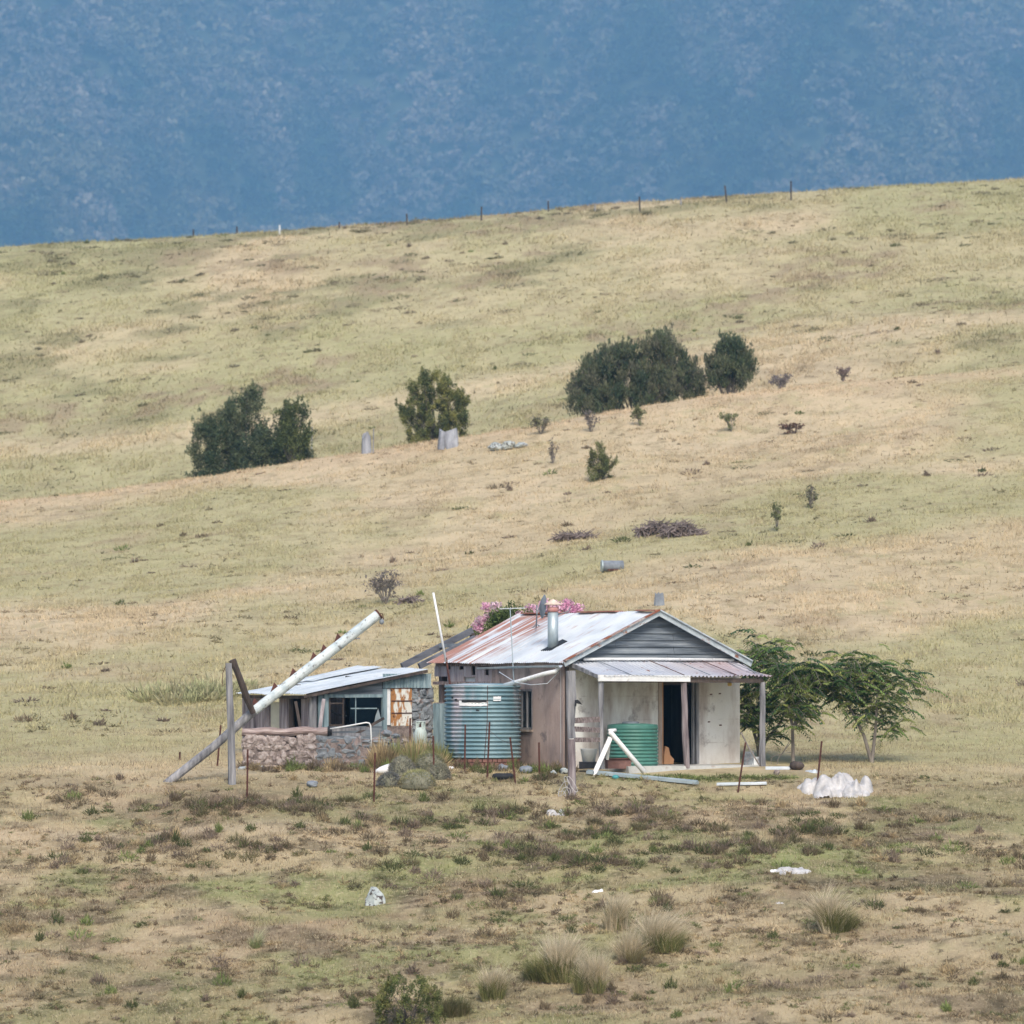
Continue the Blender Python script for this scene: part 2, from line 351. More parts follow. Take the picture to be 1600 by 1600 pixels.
# ------------------------------------------------------------------ ground colour
rs = np.random.RandomState(3)
STRAW = np.array((.54, .435, .275)); PALE = np.array((.585, .47, .305)); GREEN = np.array((.28, .295, .125)); OLIVE = np.array((.385, .365, .19))
BROWN = np.array((.24, .185, .12)); SOIL = np.array((.40, .315, .20))
def lerp(a, b, t): return a * (1 - t[..., None]) + b * t[..., None]
def GC(x, y):
    x = np.asarray(x, float); y = np.asarray(y, float)
    c = lerp(STRAW, PALE, sstep(.42, .62, fbm(x / 9, y / 16, 41, 4)))
    c = lerp(c, OLIVE, .75 * sstep(.40, .60, fbm(x / 14 + 5, y / 18, 47, 4)))
    far = sstep(205, 225, y)
    c = lerp(c, OLIVE * .98, .55 * far * sstep(.35, .6, fbm(x / 16, y / 22, 71, 4)))
    c = lerp(c, OLIVE * .62, .75 * far * sstep(.50, .66, fbm(x / 3.5, y / 3.2, 73, 5)) * sstep(.42, .6, fbm(x / 15, y / 20, 74, 3)))
    c = lerp(c, BROWN * 1.3, .8 * far * sstep(.50, .70, fbm(x / 7, y / 9, 55, 6)) * sstep(.35, .6, fbm(x / 1.2, y / 1.6, 56, 3)))
    c = lerp(c, BROWN * 1.6, .5 * (1 - far) * sstep(.54, .74, fbm(x / 4, y / 7, 57, 6)) * sstep(.35, .6, fbm(x / .9, y / 1.2, 58, 3)))
    # pinkish strip along the terrace edge
    tr = np.exp(-((y - 197.5 - 1.0 * np.sin(x / 6)) / 3.0) ** 2)
    c = lerp(c, PALE * np.array((1.0, .94, .93)), .7 * tr)
    tr = np.exp(-((y - 226 - 2.5 * np.sin(x / 9)) / 3.5) ** 2)
    c = lerp(c, PALE, .8 * tr)
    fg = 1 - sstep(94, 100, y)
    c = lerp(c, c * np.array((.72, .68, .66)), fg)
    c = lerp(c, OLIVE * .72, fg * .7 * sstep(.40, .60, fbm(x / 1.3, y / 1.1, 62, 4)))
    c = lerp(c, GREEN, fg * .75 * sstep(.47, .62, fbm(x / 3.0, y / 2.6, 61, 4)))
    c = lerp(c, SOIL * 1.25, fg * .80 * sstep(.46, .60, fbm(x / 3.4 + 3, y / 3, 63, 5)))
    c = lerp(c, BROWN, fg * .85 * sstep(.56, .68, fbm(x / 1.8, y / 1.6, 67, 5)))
    # green strip right of centre, brown belts, pale track
    gb = np.exp(-((x - 5.0) / 5.5) ** 2 - ((y - 88.7) / 1.6) ** 2)
    c = lerp(c, GREEN * 1.1, .55 * gb * sstep(.3, .6, fbm(x / 1.2, y / 1.0, 91, 4)))
    bb = np.exp(-((x + 6.4) / 2.6) ** 2 - ((y - 94.2) / .9) ** 2)
    c = lerp(c, BROWN, .75 * bb)
    tk = np.exp(-((y - (92.0 - .06 * (x + 8))) / .55) ** 2) * (1 - sstep(-1, 2, x))
    c = lerp(c, np.array((.50, .40, .27)), .75 * tk)
    lo = np.exp(-((y - 78.5 - .3 * x) / 3.0) ** 2)
    c = lerp(c, SOIL * 1.35, .45 * lo * sstep(-5, 3, x))
    gr = np.exp(-((x - 4.5) / 3.0) ** 2 - ((y - 98.2) / .8) ** 2)
    c = lerp(c, GREEN * .9, .75 * gr)
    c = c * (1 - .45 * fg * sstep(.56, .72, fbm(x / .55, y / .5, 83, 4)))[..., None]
    return c * (.84 + .32 * fbm(x / .8, y / .8, 81, 3))[..., None]

def make_ground():
    # x spacing grows away from the axis, y spacing follows the distance
    xs = [0.0]; d = .16
    while xs[-1] < 3000:
        xs.append(xs[-1] + d); d = .16 if xs[-1] < 16 else min(d * 1.045, 60)
    xs = np.array([-v for v in xs[:0:-1]] + xs)
    ys = [-400.0]
    while ys[-1] < 6000:
        y = ys[-1]
        d = 30 if y < 10 else 6 if y < 55 else .5 if y < 68 else .16 if y < 108 else .35 if y < 190 else .5 if y < 300 else 6 if y < 420 else 60
        ys.append(y + d)
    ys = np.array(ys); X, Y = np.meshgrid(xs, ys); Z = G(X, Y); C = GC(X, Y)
    ny, nx = X.shape; V = np.c_[X.ravel(), Y.ravel(), Z.ravel()]
    i = np.arange(ny * nx).reshape(ny, nx)
    Q = np.stack([i[:-1, :-1], i[:-1, 1:], i[1:, 1:], i[1:, :-1]], -1).reshape(-1, 4)
    me = bpy.data.meshes.new('ground'); me.vertices.add(len(V)); me.vertices.foreach_set('co', V.astype(np.float32).ravel())
    me.loops.add(Q.size); me.loops.foreach_set('vertex_index', Q.astype(np.int32).ravel())
    me.polygons.add(len(Q)); me.polygons.foreach_set('loop_start', np.arange(0, Q.size, 4, dtype=np.int32)); me.polygons.foreach_set('loop_total', np.full(len(Q), 4, np.int32))
    me.polygons.foreach_set('use_smooth', np.ones(len(Q), bool))
    a = me.color_attributes.new('Col', 'FLOAT_COLOR', 'POINT'); a.data.foreach_set('color', np.c_[C.reshape(-1, 3), np.ones(len(V))].astype(np.float32).ravel())
    me.update(calc_edges=True)
    m, nt, b = nodes('paddock')
    at = nt.nodes.new('ShaderNodeAttribute'); at.attribute_name = 'Col'
    n1 = noise_tex(nt, 1.3, 8, (1, .6, 1), .7); n2 = noise_tex(nt, 9, 6, (1, .7, 1), .7, (3, 3, 0)); n3 = noise_tex(nt, .35, 8, (1, .8, 1), .72, (8, 3, 0))
    c = mixc(nt, ramp(nt, n1, [(.50, (0, 0, 0)), (.68, (.75, .75, .75))]), at.outputs['Color'], (.27, .215, .12))
    c = mixc(nt, ramp(nt, n3, [(.54, (0, 0, 0)), (.68, (.55, .55, .55))]), c, (.34, .33, .15))
    c = mixc(nt, ramp(nt, n2, [(.52, (0, 0, 0)), (.70, (.6, .6, .6))]), c, (.64, .53, .34))
    n4 = noise_tex(nt, 2.2, 5, (1, .8, 1), .6, (1, 13, 0))
    c = mixc(nt, ramp(nt, n4, [(.64, (0, 0, 0)), (.70, (.8, .8, .8))]), c, (.13, .105, .07))
    nt.links.new(c, b.inputs['Base Color']); b.inputs['Roughness'].default_value = 1; b.inputs['Specular IOR Level'].default_value = .05
    bp = nt.nodes.new('ShaderNodeBump'); bp.inputs['Strength'].default_value = .8; bp.inputs['Distance'].default_value = .12
    nt.links.new(n2, bp.inputs['Height']); nt.links.new(bp.outputs[0], b.inputs['Normal'])
    me.materials.append(m); o = bpy.data.objects.new('ground', me); COL.objects.link(o); tag(o, kind='structure')
make_ground()

# ------------------------------------------------------------------ grass blades (one mass)
def blades(px, py, h, w, C, lean=.5, nmax=None, rs=rs):
    n = len(px); z = G(px, py) - .01
    a = rs.rand(n) * 2 * math.pi; th = rs.rand(n) * 2 * math.pi
    base = np.c_[px, py, z]; side = np.c_[np.cos(a), np.sin(a), np.zeros(n)] * (w / 2)[:, None]
    tip = base + np.c_[np.cos(th) * lean * h * rs.rand(n), np.sin(th) * lean * h * rs.rand(n), h]
    V = np.stack([base - side, base + side, tip], 1).reshape(-1, 3)
    return V, np.repeat(C, 3, 0)
def scatter(n, y0, y1, halfw, dens):
    """points over the field with width following the view cone, thinned by dens(x,y)"""
    y = y0 + (y1 - y0) * rs.rand(n); x = (rs.rand(n) * 2 - 1) * halfw * y
    k = rs.rand(n) < dens(x, y); return x[k], y[k]
VV = []; CC = []
def house_free(x, y):
    return ((x > 1.2) & (x < 7.2) & (y > 98.6) & (y < 106)) | ((x > -6) & (x < 2) & (y > 101.5) & (y < 107))
x, y = scatter(560000, 69, 112, .155, lambda x, y: np.where(house_free(x, y), 0, .25 + .75 * sstep(.38, .62, fbm(x / .7, y / .6, 101, 3))))
c = GC(x, y); r = rs.rand(len(x))[:, None]; t = rs.rand(len(x))
c = c * (.85 + .5 * r); c = np.where((t < .16)[:, None], np.array((.56, .48, .32)) * (.8 + .3 * r), c); c = np.where((t > .90)[:, None], np.array((.17, .13, .09)), c)
h = .03 + .09 * rs.rand(len(x)) ** 2 * (.5 + fbm(x / 2, y / 2, 111, 2)); v, cc = blades(x, y, h, .008 + .014 * rs.rand(len(x)), c, 1.2); VV.append(v); CC.append(cc)
x, y = scatter(420000, 112, 205, .155, lambda x, y: .2 + .8 * sstep(.45, .68, fbm(x / 1.6, y / 2.2, 121, 4)))
c = GC(x, y); t = rs.rand(len(x)); c = c * (.85 + .4 * rs.rand(len(x)))[:, None]; c = np.where((t > .97)[:, None], np.array((.24, .20, .12)), c)
v, cc = blades(x, y, .05 + .13 * rs.rand(len(x)) ** 2, .03 + .03 * rs.rand(len(x)), c, 1.0); VV.append(v); CC.append(cc)
x, y = scatter(300000, 205, 292, .155, lambda x, y: .15 + .85 * sstep(.45, .68, fbm(x / 2.5, y / 3.5, 131, 4)))
c = GC(x, y); t = rs.rand(len(x)); c = c * (.85 + .4 * rs.rand(len(x)))[:, None]; c = np.where((t > .97)[:, None], np.array((.22, .19, .11)), c)
v, cc = blades(x, y, .07 + .22 * rs.rand(len(x)) ** 2, .05 + .05 * rs.rand(len(x)), c, 1.0); VV.append(v); CC.append(cc)
grass = np_mesh('grass', np.concatenate(VV), 3, np.concatenate(CC), M['blade'])
tag(grass, 'short dry grass covering the whole paddock', 'grass', kind='stuff')

# ------------------------------------------------------------------ weeds (uncountable low clumps)
def clumps(cx, cy, R_, H_, n, col, spread=.8):
    N = len(cx); k = np.repeat(np.arange(N), n); m = len(k)
    a = rs.rand(m) * 2 * math.pi; q = np.sqrt(rs.rand(m)) * R_[k]
    x = cx[k] + q * np.cos(a); y = cy[k] + q * np.sin(a)
    h = H_[k] * (.45 + .55 * rs.rand(m)) * (1 - .5 * (q / R_[k]) ** 2)
    w = .012 + .022 * rs.rand(m) + .04 * (cy[k] > 110)
    z = G(x, y); s = rs.rand(m) * 2 * math.pi
    out = np.c_[np.cos(a), np.sin(a)] * (spread * q * .9)[:, None] + rs.randn(m, 2) * .03
    zz = rs.rand(m) * .65 * h                                    # twigs start all the way up the clump
    base = np.c_[x, y, z + zz - .01]; side = np.c_[np.cos(s), np.sin(s), rs.rand(m) - .5] * (w / 2)[:, None]
    L = .35 + .35 * rs.rand(m)
    tip = base + np.c_[out[:, 0] * L + rs.randn(m) * .03, out[:, 1] * L, h * L]
    V = np.stack([base - side, base + side, tip], 1).reshape(-1, 3)
    c = col[k] * (.6 + .8 * rs.rand(m))[:, None]; return V, np.repeat(c, 3, 0)
def palette(n, P, p):
    i = rs.choice(len(P), n, p=p); return np.array(P)[i] * (.8 + .4 * rs.rand(n))[:, None]
DUN = (.21, .165, .105); MAUVE = (.25, .195, .145); DKG = (.12, .135, .055); MIDG = (.20, .24, .085); TAN = (.40, .31, .18)
VV = []; CC = []
def dw(x, y):
    belt = np.exp(-((y - 90.5) / 2.6) ** 2) * 1.0 + np.exp(-((y - 94.5) / 1.2) ** 2) * np.exp(-((x + 6.5) / 3) ** 2) * 1.5 + .34
    return np.clip(belt * sstep(.42, .60, fbm(x / 2.2, y / 1.8, 141, 3)), 0, 1)
x, y = scatter(2600, 70, 98, .15, dw); n = len(x)
v, cc = clumps(x, y, .08 + .20 * rs.rand(n) ** 1.5, .08 + .26 * rs.rand(n) ** 1.8, 110, palette(n, [DUN, MAUVE, DKG, MIDG, TAN], [.30, .24, .17, .15, .14])); VV.append(v); CC.append(cc)
x, y = scatter(900, 112, 290, .15, lambda x, y: sstep(.40, .65, fbm(x / 5, y / 9, 151, 3)) * .55 + .04); n = len(x)
v, cc = clumps(x, y, .15 + .35 * rs.rand(n) ** 2, .10 + .25 * rs.rand(n) ** 2, 60, palette(n, [DUN, MAUVE, DKG, MIDG], [.35, .25, .25, .15])); VV.append(v); CC.append(cc)
x, y = scatter(15000, 69, 98.5, .15, lambda x, y: .15 + .85 * sstep(.45, .62, fbm(x / 1.5, y / 1.3, 161, 3))); n = len(x)
cb = GC(x, y) * (.55 + .75 * rs.rand(n))[:, None]
v, cc = clumps(x, y, .04 + .08 * rs.rand(n), .04 + .12 * rs.rand(n) ** 1.5, 34, np.where((rs.rand(n) < .5)[:, None], palette(n, [DUN, (.24, .18, .12), (.20, .21, .09), TAN], [.25, .3, .25, .2]), cb)); VV.append(v); CC.append(cc)
x, y = scatter(5200, 110, 288, .15, lambda x, y: .1 + .9 * sstep(.45, .66, fbm(x / 3, y / 6, 171, 3))); n = len(x)
cb = GC(x, y) * (.50 + .4 * rs.rand(n))[:, None]
v, cc = clumps(x, y, .10 + .22 * rs.rand(n) ** 2, .08 + .14 * rs.rand(n) ** 2, 22, cb); VV.append(v); CC.append(cc)
# weeds along the foot of the walls and the tank
def at_px(L):
    P = [hit(a, b) for a, b in L]; return np.array([p.x for p in P]), np.array([p.y for p in P])
foot = [(384 + 5.5 * i + random.uniform(-6, 6), 1203 + random.uniform(-3, 4)) for i in range(42)]
x, y = at_px(foot); n = len(x)
v, cc = clumps(x, y, .10 + .12 * rs.rand(n), .10 + .32 * rs.rand(n) ** 1.5, 150, palette(n, [DUN, MAUVE, MIDG, TAN], [.35, .2, .25, .2])); VV.append(v); CC.append(cc)
foot = [(590 + 3.2 * i + random.uniform(-4, 4), 1200 + random.uniform(-3, 3)) for i in range(34)]
x, y = at_px(foot); n = len(x)
v, cc = clumps(x, y, .14 + .14 * rs.rand(n), .30 + .75 * rs.rand(n) ** 1.3 * (1 - .3 * (np.arange(n) / n)), 460, palette(n, [(.30, .31, .13), (.36, .29, .17), (.20, .23, .09), TAN], [.35, .25, .2, .2]), 1.7); VV.append(v); CC.append(cc)
foot = [(705 + 5.5 * i + random.uniform(-6, 6), 1203 + random.uniform(-4, 6)) for i in range(34)]
x, y = at_px(foot); n = len(x)
v, cc = clumps(x, y, .08 + .14 * rs.rand(n), .12 + .25 * rs.rand(n), 110, palette(n, [DUN, DKG, MIDG, TAN], [.25, .25, .25, .25])); VV.append(v); CC.append(cc)
foot = [(990 + 9 * i + random.uniform(-6, 6), 1216 + random.uniform(-3, 4)) for i in range(28)]
x, y = at_px(foot); n = len(x)
v, cc = clumps(x, y, .12 + .14 * rs.rand(n), .08 + .10 * rs.rand(n), 110, palette(n, [DKG, MIDG, MIDG], [.3, .4, .3])); VV.append(v); CC.append(cc)
# belt of scrub below the house
belt = []
for (a, b, sx, sy, k) in ((870, 1340, 80, 16, 46), (1130, 1320, 150, 18, 52), (1270, 1300, 60, 12, 26), (340, 1258, 70, 9, 34), (480, 1262, 60, 10, 22), (620, 1290, 90, 10, 18), (780, 1270, 40, 6, 12),
                          (800, 1400, 60, 9, 12), (960, 1500, 90, 30, 8), (400, 1330, 110, 20, 18), (850, 1215, 14, 8, 8), (640, 1345, 110, 22, 16), (1000, 1275, 90, 12, 16)):
    for _ in range(k): belt.append((random.gauss(a, sx * .6), random.gauss(b, sy * .8)))
x, y = at_px(belt); n = len(x)
v, cc = clumps(x, y, .10 + .16 * rs.rand(n), .10 + .22 * rs.rand(n), 130, palette(n, [DUN, MAUVE, DKG, (.19, .17, .09)], [.3, .25, .2, .25])); VV.append(v); CC.append(cc)
x, y = scatter(900, 225, 288, .15, lambda x, y: sstep(.46, .62, fbm(x / 7, y / 8, 181, 3)) * (.35 + .65 * sstep(250, 280, y))); n = len(x)
v, cc = clumps(x, y, .25 + .7 * rs.rand(n) ** 2, .12 + .22 * rs.rand(n), 80, palette(n, [(.20, .18, .10), (.23, .19, .13), (.17, .17, .085)], [.4, .3, .3])); VV.append(v); CC.append(cc)
# reedy patch left of the shed
reed = [(random.gauss(300, 38), random.gauss(1088, 6)) for _ in range(60)]
x, y = at_px(reed); n = len(x)
v, cc = clumps(x, y, .25 + .3 * rs.rand(n), .22 + .4 * rs.rand(n), 110, palette(n, [(.40, .40, .22), (.46, .42, .25)], [.6, .4])); VV.append(v); CC.append(cc)
weeds = np_mesh('weeds', np.concatenate(VV), 3, np.concatenate(CC), M['blade'])
tag(weeds, 'low brown and green weeds scattered through the paddock', 'weeds', kind='stuff')

# ------------------------------------------------------------------ mountain and forest
def MZ(x, y):
    b = (y - 3000) * .60
    gul = (fbm(x / 420 + 1.3, y / 1300, 201, 4) - .5) * 520 + (fbm((x - .35 * y) / 150, y / 700, 207, 3) - .5) * 150
    z = -60 + b + gul * sstep(3000, 3500, y)
    return np.minimum(z, 1000 + gul * .3)
def make_mountain():
    xs = np.concatenate([np.arange(-2900, -780, 60), np.arange(-780, 781, 15), np.arange(840, 2920, 60)]); ys = np.arange(2800, 5900, 24.0)
    X, Y = np.meshgrid(xs, ys); Z = MZ(X, Y); ny, nx = X.shape
    i = np.arange(ny * nx).reshape(ny, nx); Q = np.stack([i[:-1, :-1], i[:-1, 1:], i[1:, 1:], i[1:, :-1]], -1).reshape(-1, 4)
    me = bpy.data.meshes.new('mountain'); me.from_pydata(np.c_[X.ravel(), Y.ravel(), Z.ravel()].tolist(), [], Q.tolist())
    me.polygons.foreach_set('use_smooth', np.ones(len(Q), bool))
    me.materials.append(mat('forest_floor', [(.3, (.02, .035, .02)), (.7, (.06, .07, .04))], .03, bump=0)); me.update()
    o = bpy.data.objects.new('mountain', me); COL.objects.link(o); tag(o, kind='structure')
make_mountain()
def make_forest():
    n = 25000; y = 3300 + 1500 * rs.rand(n); x = (rs.rand(n) * 2 - 1) * .235 * y; z = MZ(x, y)
    vy = 800 - ((z - EYE) / y * math.cos(PITCH) - math.sin(PITCH)) * F
    k = (vy < 470) & (vy > -140); x, y, z = x[k], y[k], z[k]; n = len(x)
    r = 5.0 + 7.0 * rs.rand(n) ** 1.6; hz = r * (.8 + .6 * rs.rand(n)); th = 8 + 12 * rs.rand(n)
    pt = fbm(x / 90, y / 150, 301, 4); pt2 = fbm(x / 60, y / 100, 303, 4)
    tone = lerp(np.tile(np.array((.015, .05, .035)), (n, 1)), np.tile(np.array((.20, .18, .12)), (n, 1)), sstep(.36, .60, pt) * .75 + .25 * rs.rand(n))
    tone = lerp(tone, np.tile(np.array((.29, .235, .215)), (n, 1)), .6 * sstep(.44, .64, pt2) * (.5 + .5 * rs.rand(n))); tone = tone * (.55 + .9 * rs.rand(n))[:, None]
    q = 70; kk = np.repeat(np.arange(n), q); m = len(kk)
    d = rs.randn(m, 3); d /= np.linalg.norm(d, axis=1)[:, None]; d[:, 2] = np.abs(d[:, 2]) * 1.1 - .25
    lump = 1 + .25 * np.sin(d[:, 0] * 5 + kk) * np.sin(d[:, 1] * 5 + kk * 1.7) + .2 * np.sin(d[:, 2] * 7 + kk * .7)
    c = np.c_[x[kk], y[kk], z[kk] + th[kk]] + d * np.c_[r[kk], r[kk], hz[kk]] * (lump * (.75 + .3 * rs.rand(m)))[:, None]
    a = rs.randn(m, 3); b = rs.randn(m, 3); a /= np.linalg.norm(a, axis=1)[:, None]; b = np.cross(a, b); b /= np.linalg.norm(b, axis=1)[:, None]
    s = (1.7 + 1.9 * rs.rand(m))[:, None]
    V = np.stack([c - a * s, c - b * s * .7, c + a * s, c + b * s * .7], 1).reshape(-1, 3)
    C = np.repeat(tone[kk] * (.9 + .2 * rs.rand(m))[:, None], 4, 0)
    t = rs.choice(n, 120, replace=False); tx, ty, tz = x[t], y[t], z[t] + 4; hh = 8 + 14 * rs.rand(len(t)); w = .28
    T = []
    for s0, s1 in (((-w, 0), (w, 0)), ((0, -w), (0, w))):
        T.append(np.stack([np.c_[tx + s0[0], ty + s0[1], tz], np.c_[tx + s1[0], ty + s1[1], tz], np.c_[tx + s1[0] * .5 + 1, ty + s1[1] * .5, tz + hh], np.c_[tx + s0[0] * .5 + 1, ty + s0[1] * .5, tz + hh]], 1).reshape(-1, 3))
    T = np.concatenate(T); V = np.concatenate([V, T]); C = np.concatenate([C, np.full((len(T), 3), .30)])
    o = np_mesh('forest', V, 4, C, M['leaf']); tag(o, 'distant blue forest covering the mountainside behind the ridge', 'forest', kind='stuff')
make_forest()

# ------------------------------------------------------------------ plants
def leaf_np(C, A, B, cols):
    V = np.stack([C - A, C - B, C + A, C + B], 1).reshape(-1, 3); return V, np.repeat(cols, 4, 0)
def crown(name, blobs, n, size, cols, parent, upright=0., fill=.55, seed=1, m=None):
    r_ = np.random.RandomState(seed); bl = np.array(blobs, float); w = (bl[:, 3] * bl[:, 4] + bl[:, 4] * bl[:, 5] + bl[:, 3] * bl[:, 5]); w /= w.sum()
    k = r_.choice(len(bl), n, p=w); d = r_.randn(n, 3); d /= np.linalg.norm(d, axis=1)[:, None]
    c = bl[k, :3] + d * bl[k, 3:6] * (fill + (1.08 - fill) * r_.rand(n))[:, None]
    c[:, 2] = np.maximum(c[:, 2], .03)
    a = r_.randn(n, 3); a /= np.linalg.norm(a, axis=1)[:, None]
    if upright: a = a * (1 - upright) + (np.array([0, 0, 1.]) + d * .5) * upright; a /= np.linalg.norm(a, axis=1)[:, None]
    b = np.cross(a, r_.randn(n, 3)); b /= np.linalg.norm(b, axis=1)[:, None]
    s = size * (.6 + .8 * r_.rand(n)); asp = .25 if upright else .5
    cl = np.array(cols); tone = cl[r_.choice(len(cl), len(bl))]; mixed = tone[k] * .65 + cl[r_.choice(len(cl), n)] * .35
    V, C = leaf_np(c, a * s[:, None], b * (s * asp)[:, None], mixed * (.65 + .7 * r_.rand(n))[:, None])
    return np_mesh(name, V, 4, C, m or M['leaf'], parent)
def blobset(w, h, n, rr, seed, dp=.8, base=0):
    """sub-blobs filling a half-dome w wide, h tall"""
    r_ = random.Random(seed); out = []
    while len(out) < n:
        x, y, z = r_.uniform(-1, 1), r_.uniform(-1, 1), r_.uniform(0, 1)
        if x * x + y * y + z * z > 1: continue
        r = rr * r_.uniform(.6, 1.25)
        out.append((x * (w / 2 - r * .6), y * (w / 2 * dp - r * .6), base + max(r * .6, z * (h - r * .8)), r, r, r * r_.uniform(.8, 1.2)))
    return out
def limbs(blobs, r0, parent, name='branches', m=None, seed=0, every=2):
    r_ = random.Random(seed); mb = MB()
    for b in blobs[::every]:
        t = Vector(b[:3]); p0 = Vector((r_.uniform(-.1, .1), r_.uniform(-.1, .1), -.05)); mid = p0.lerp(t, .5) + Vector((r_.uniform(-.1, .1), r_.uniform(-.1, .1), .1))
        mb.tube([p0, mid, t], [r0, r0 * .6, r0 * .25], 5)
    return mb.build(name, m or M['bark'], parent)
def shrub(name, label, pos, blobs, n, size, cols, cat='shrub', group=None, upright=0, r0=.04, seed=1, fill=.5):
    e = empty(name, pos, 0, label, cat, group)
    crown('crown', blobs, n, size, cols, e, upright, fill, seed); limbs(blobs, r0, e, m=M['bark_dark'], seed=seed, every=max(2, len(blobs) // 30)); return e
DARK = [(.05, .085, .05), (.08, .115, .06), (.12, .145, .075), (.17, .185, .10)]
S = lambda px: px / F * 203.5
def inpoly(x, y, P):
    c = False; n = len(P)
    for i in range(n):
        (x1, y1), (x2, y2) = P[i], P[(i + 1) % n]
        if (y1 > y) != (y2 > y) and x < (x2 - x1) * (y - y1) / (y2 - y1) + x1: c = not c
    return c
def bush_from(cx, base, Y, P, nb, rpx, n, size, cols, label, seed, depth=1.0, upright=.4, r0=.04, cat='shrub'):
    """a shrub of many small boughs; P is its height and spread at its own distance, filled with depth"""
    q = PY(cx, base, Y); q.z = g(q.x, Y) - .1; r_ = random.Random(seed); bl = []; xs = [p[0] for p in P]; ys = [p[1] for p in P]; k = Y / F; w = (max(xs) - min(xs)) * k
    while len(bl) < nb:
        x, y = r_.uniform(min(xs), max(xs)), r_.uniform(min(ys), max(ys))
        if not inpoly(x, y, P): continue
        c = PY(x, y, Y); r = rpx * k * r_.uniform(.5, 1.25); e_ = 1 - abs((x - (min(xs) + max(xs)) / 2) / (max(xs) - min(xs))) * 1.2
        bl.append((c.x - q.x, r_.uniform(-1, 1) * depth * max(.3, e_), c.z - q.z, r, r, r * r_.uniform(.9, 1.6)))
    for b in r_.sample(bl, int(nb * .45)):          # thin shoots standing out of the mass
        a = r_.uniform(-.9, .9); l = r_.uniform(.5, 1.5) * rpx * k * 1.5
        for f in (.6, 1.0): bl.append((b[0] + math.sin(a) * l * f, b[1], b[2] + math.cos(a) * l * f, rpx * k * .28, rpx * k * .28, rpx * k * .5))
    return shrub('shrub' if cat == 'shrub' else 'leafy_bush', label, q, bl, n, size, cols, cat, seed=seed, upright=upright, fill=.2, r0=r0)
bush_from(385, 748, 203.5, [(301, 760), (299, 690), (312, 668), (335, 650), (352, 632), (376, 622), (384, 602), (396, 600), (410, 622), (404, 652), (420, 672), (440, 668), (455, 690), (478, 700), (487, 722), (484, 750)],
          400, 11, 56000, .08, DARK + [(.13, .14, .08)], 'large dark shrub, leftmost on the hillside, with a spindly top', 4, .9, .35)
bush_from(458, 735, 202.6, [(436, 700), (432, 645), (445, 634), (468, 634), (482, 650), (480, 690), (470, 720)], 70, 11, 11000, .08, [(.06, .085, .04), (.10, .125, .05), (.16, .18, .065)], 'smaller olive green shrub with a round head, right of the leftmost dark shrub', 5, .5, .3)
bush_from(676, 696, 200.8, [(640, 690), (634, 665), (618, 630), (640, 632), (634, 600), (656, 606), (655, 582), (672, 592), (690, 574), (698, 594), (716, 590), (716, 608), (740, 612), (724, 634), (732, 650), (722, 690)],
          230, 7, 27000, .07, [(.07, .095, .045), (.10, .125, .05), (.20, .21, .07), (.28, .27, .09)], 'bright olive shrub with spiky top behind the pale stump', 6, .8, .45)
bush_from(990, 630, 206, [(892, 645), (893, 600), (918, 562), (945, 540), (985, 545), (1012, 538), (1030, 516), (1048, 520), (1062, 548), (1080, 565), (1098, 590), (1100, 612), (1060, 625), (960, 642)],
          360, 11, 56000, .085, DARK + [(.13, .13, .085), (.19, .18, .13), (.16, .16, .10)], 'widest dark broom shrub high on the slope', 8, 1.2, .72)
bush_from(1142, 602, 206, [(1108, 600), (1104, 572), (1120, 540), (1132, 530), (1150, 532), (1172, 548), (1180, 570), (1168, 602)], 130, 9, 17000, .085, DARK + [(.12, .12, .08), (.15, .15, .10)], 'rounded dark shrub right of the widest broom shrub', 9, .8, .65)
q = hit(938, 750)
bush_from(938, 750, q.y, [(922, 750), (912, 735), (922, 722), (918, 702), (930, 708), (932, 690), (942, 694), (950, 712), (966, 724), (956, 735), (960, 750)], 46, 6, 5000, .055, [(.11, .13, .05), (.17, .19, .08), (.25, .25, .11)], 'small solitary green shrub in mid slope', 10, .5, .4, .02)
def twiggy(name, label, px, py, w, h, n, cols, cat, leafn=120, seed=0, Y=None, group=None):
    q = hit(px, py) if Y is None else Vector((PY(px, py, Y).x, Y, g(PY(px, py, Y).x, Y))); s = q.y / F; W = w * s; H = h * s
    e = empty(name, q, 0, label, cat, group); r_ = random.Random(seed); mb = MB(); tips = []
    for i in range(n):
        a = r_.uniform(0, 6.28); l = r_.uniform(.4, 1); t = Vector((math.cos(a) * W / 2 * l, math.sin(a) * W / 2 * l, H * r_.uniform(.6, 1) * (1.15 - .35 * l)))
        m_ = t * .5 + Vector((r_.uniform(-.1, .1) * W, 0, .05 * H)); mb.tube([(0, 0, -.05), m_, t], [.012 + .008 * (q.y > 120), .008 + .004 * (q.y > 120), .004], 4); tips.append(m_ * 1.3); tips.append(Vector((t.x * r_.random(), t.y, t.z * r_.random())))
        for _ in range(3):
            t2 = t + Vector((r_.uniform(-.2, .2) * W, r_.uniform(-.2, .2) * W, r_.uniform(-.15, .15) * H)); mb.tube([m_, t2], [.010, .005], 4); tips.append(t2)
        tips.append(t)
    mb.build('stems', M['bark'], e)
    if leafn: crown('leaves', [(t.x, t.y, max(.05, t.z), .13 * W + .03, .13 * W + .03, .12 * H + .03) for t in tips], int(leafn * 2.2), .03 + .025 * (q.y > 120), cols, e, 0, .2, seed)
    return e
GREY = [(.20, .17, .15), (.26, .23, .21), (.15, .13, .11)]; GRN = [(.13, .16, .07), (.18, .20, .09), (.22, .22, .11)]
twiggy('bush', 'leafless grey bush on the slope above the leaning pole tip', 602, 944, 58, 50, 16, GREY, 'bush', 260, 1)
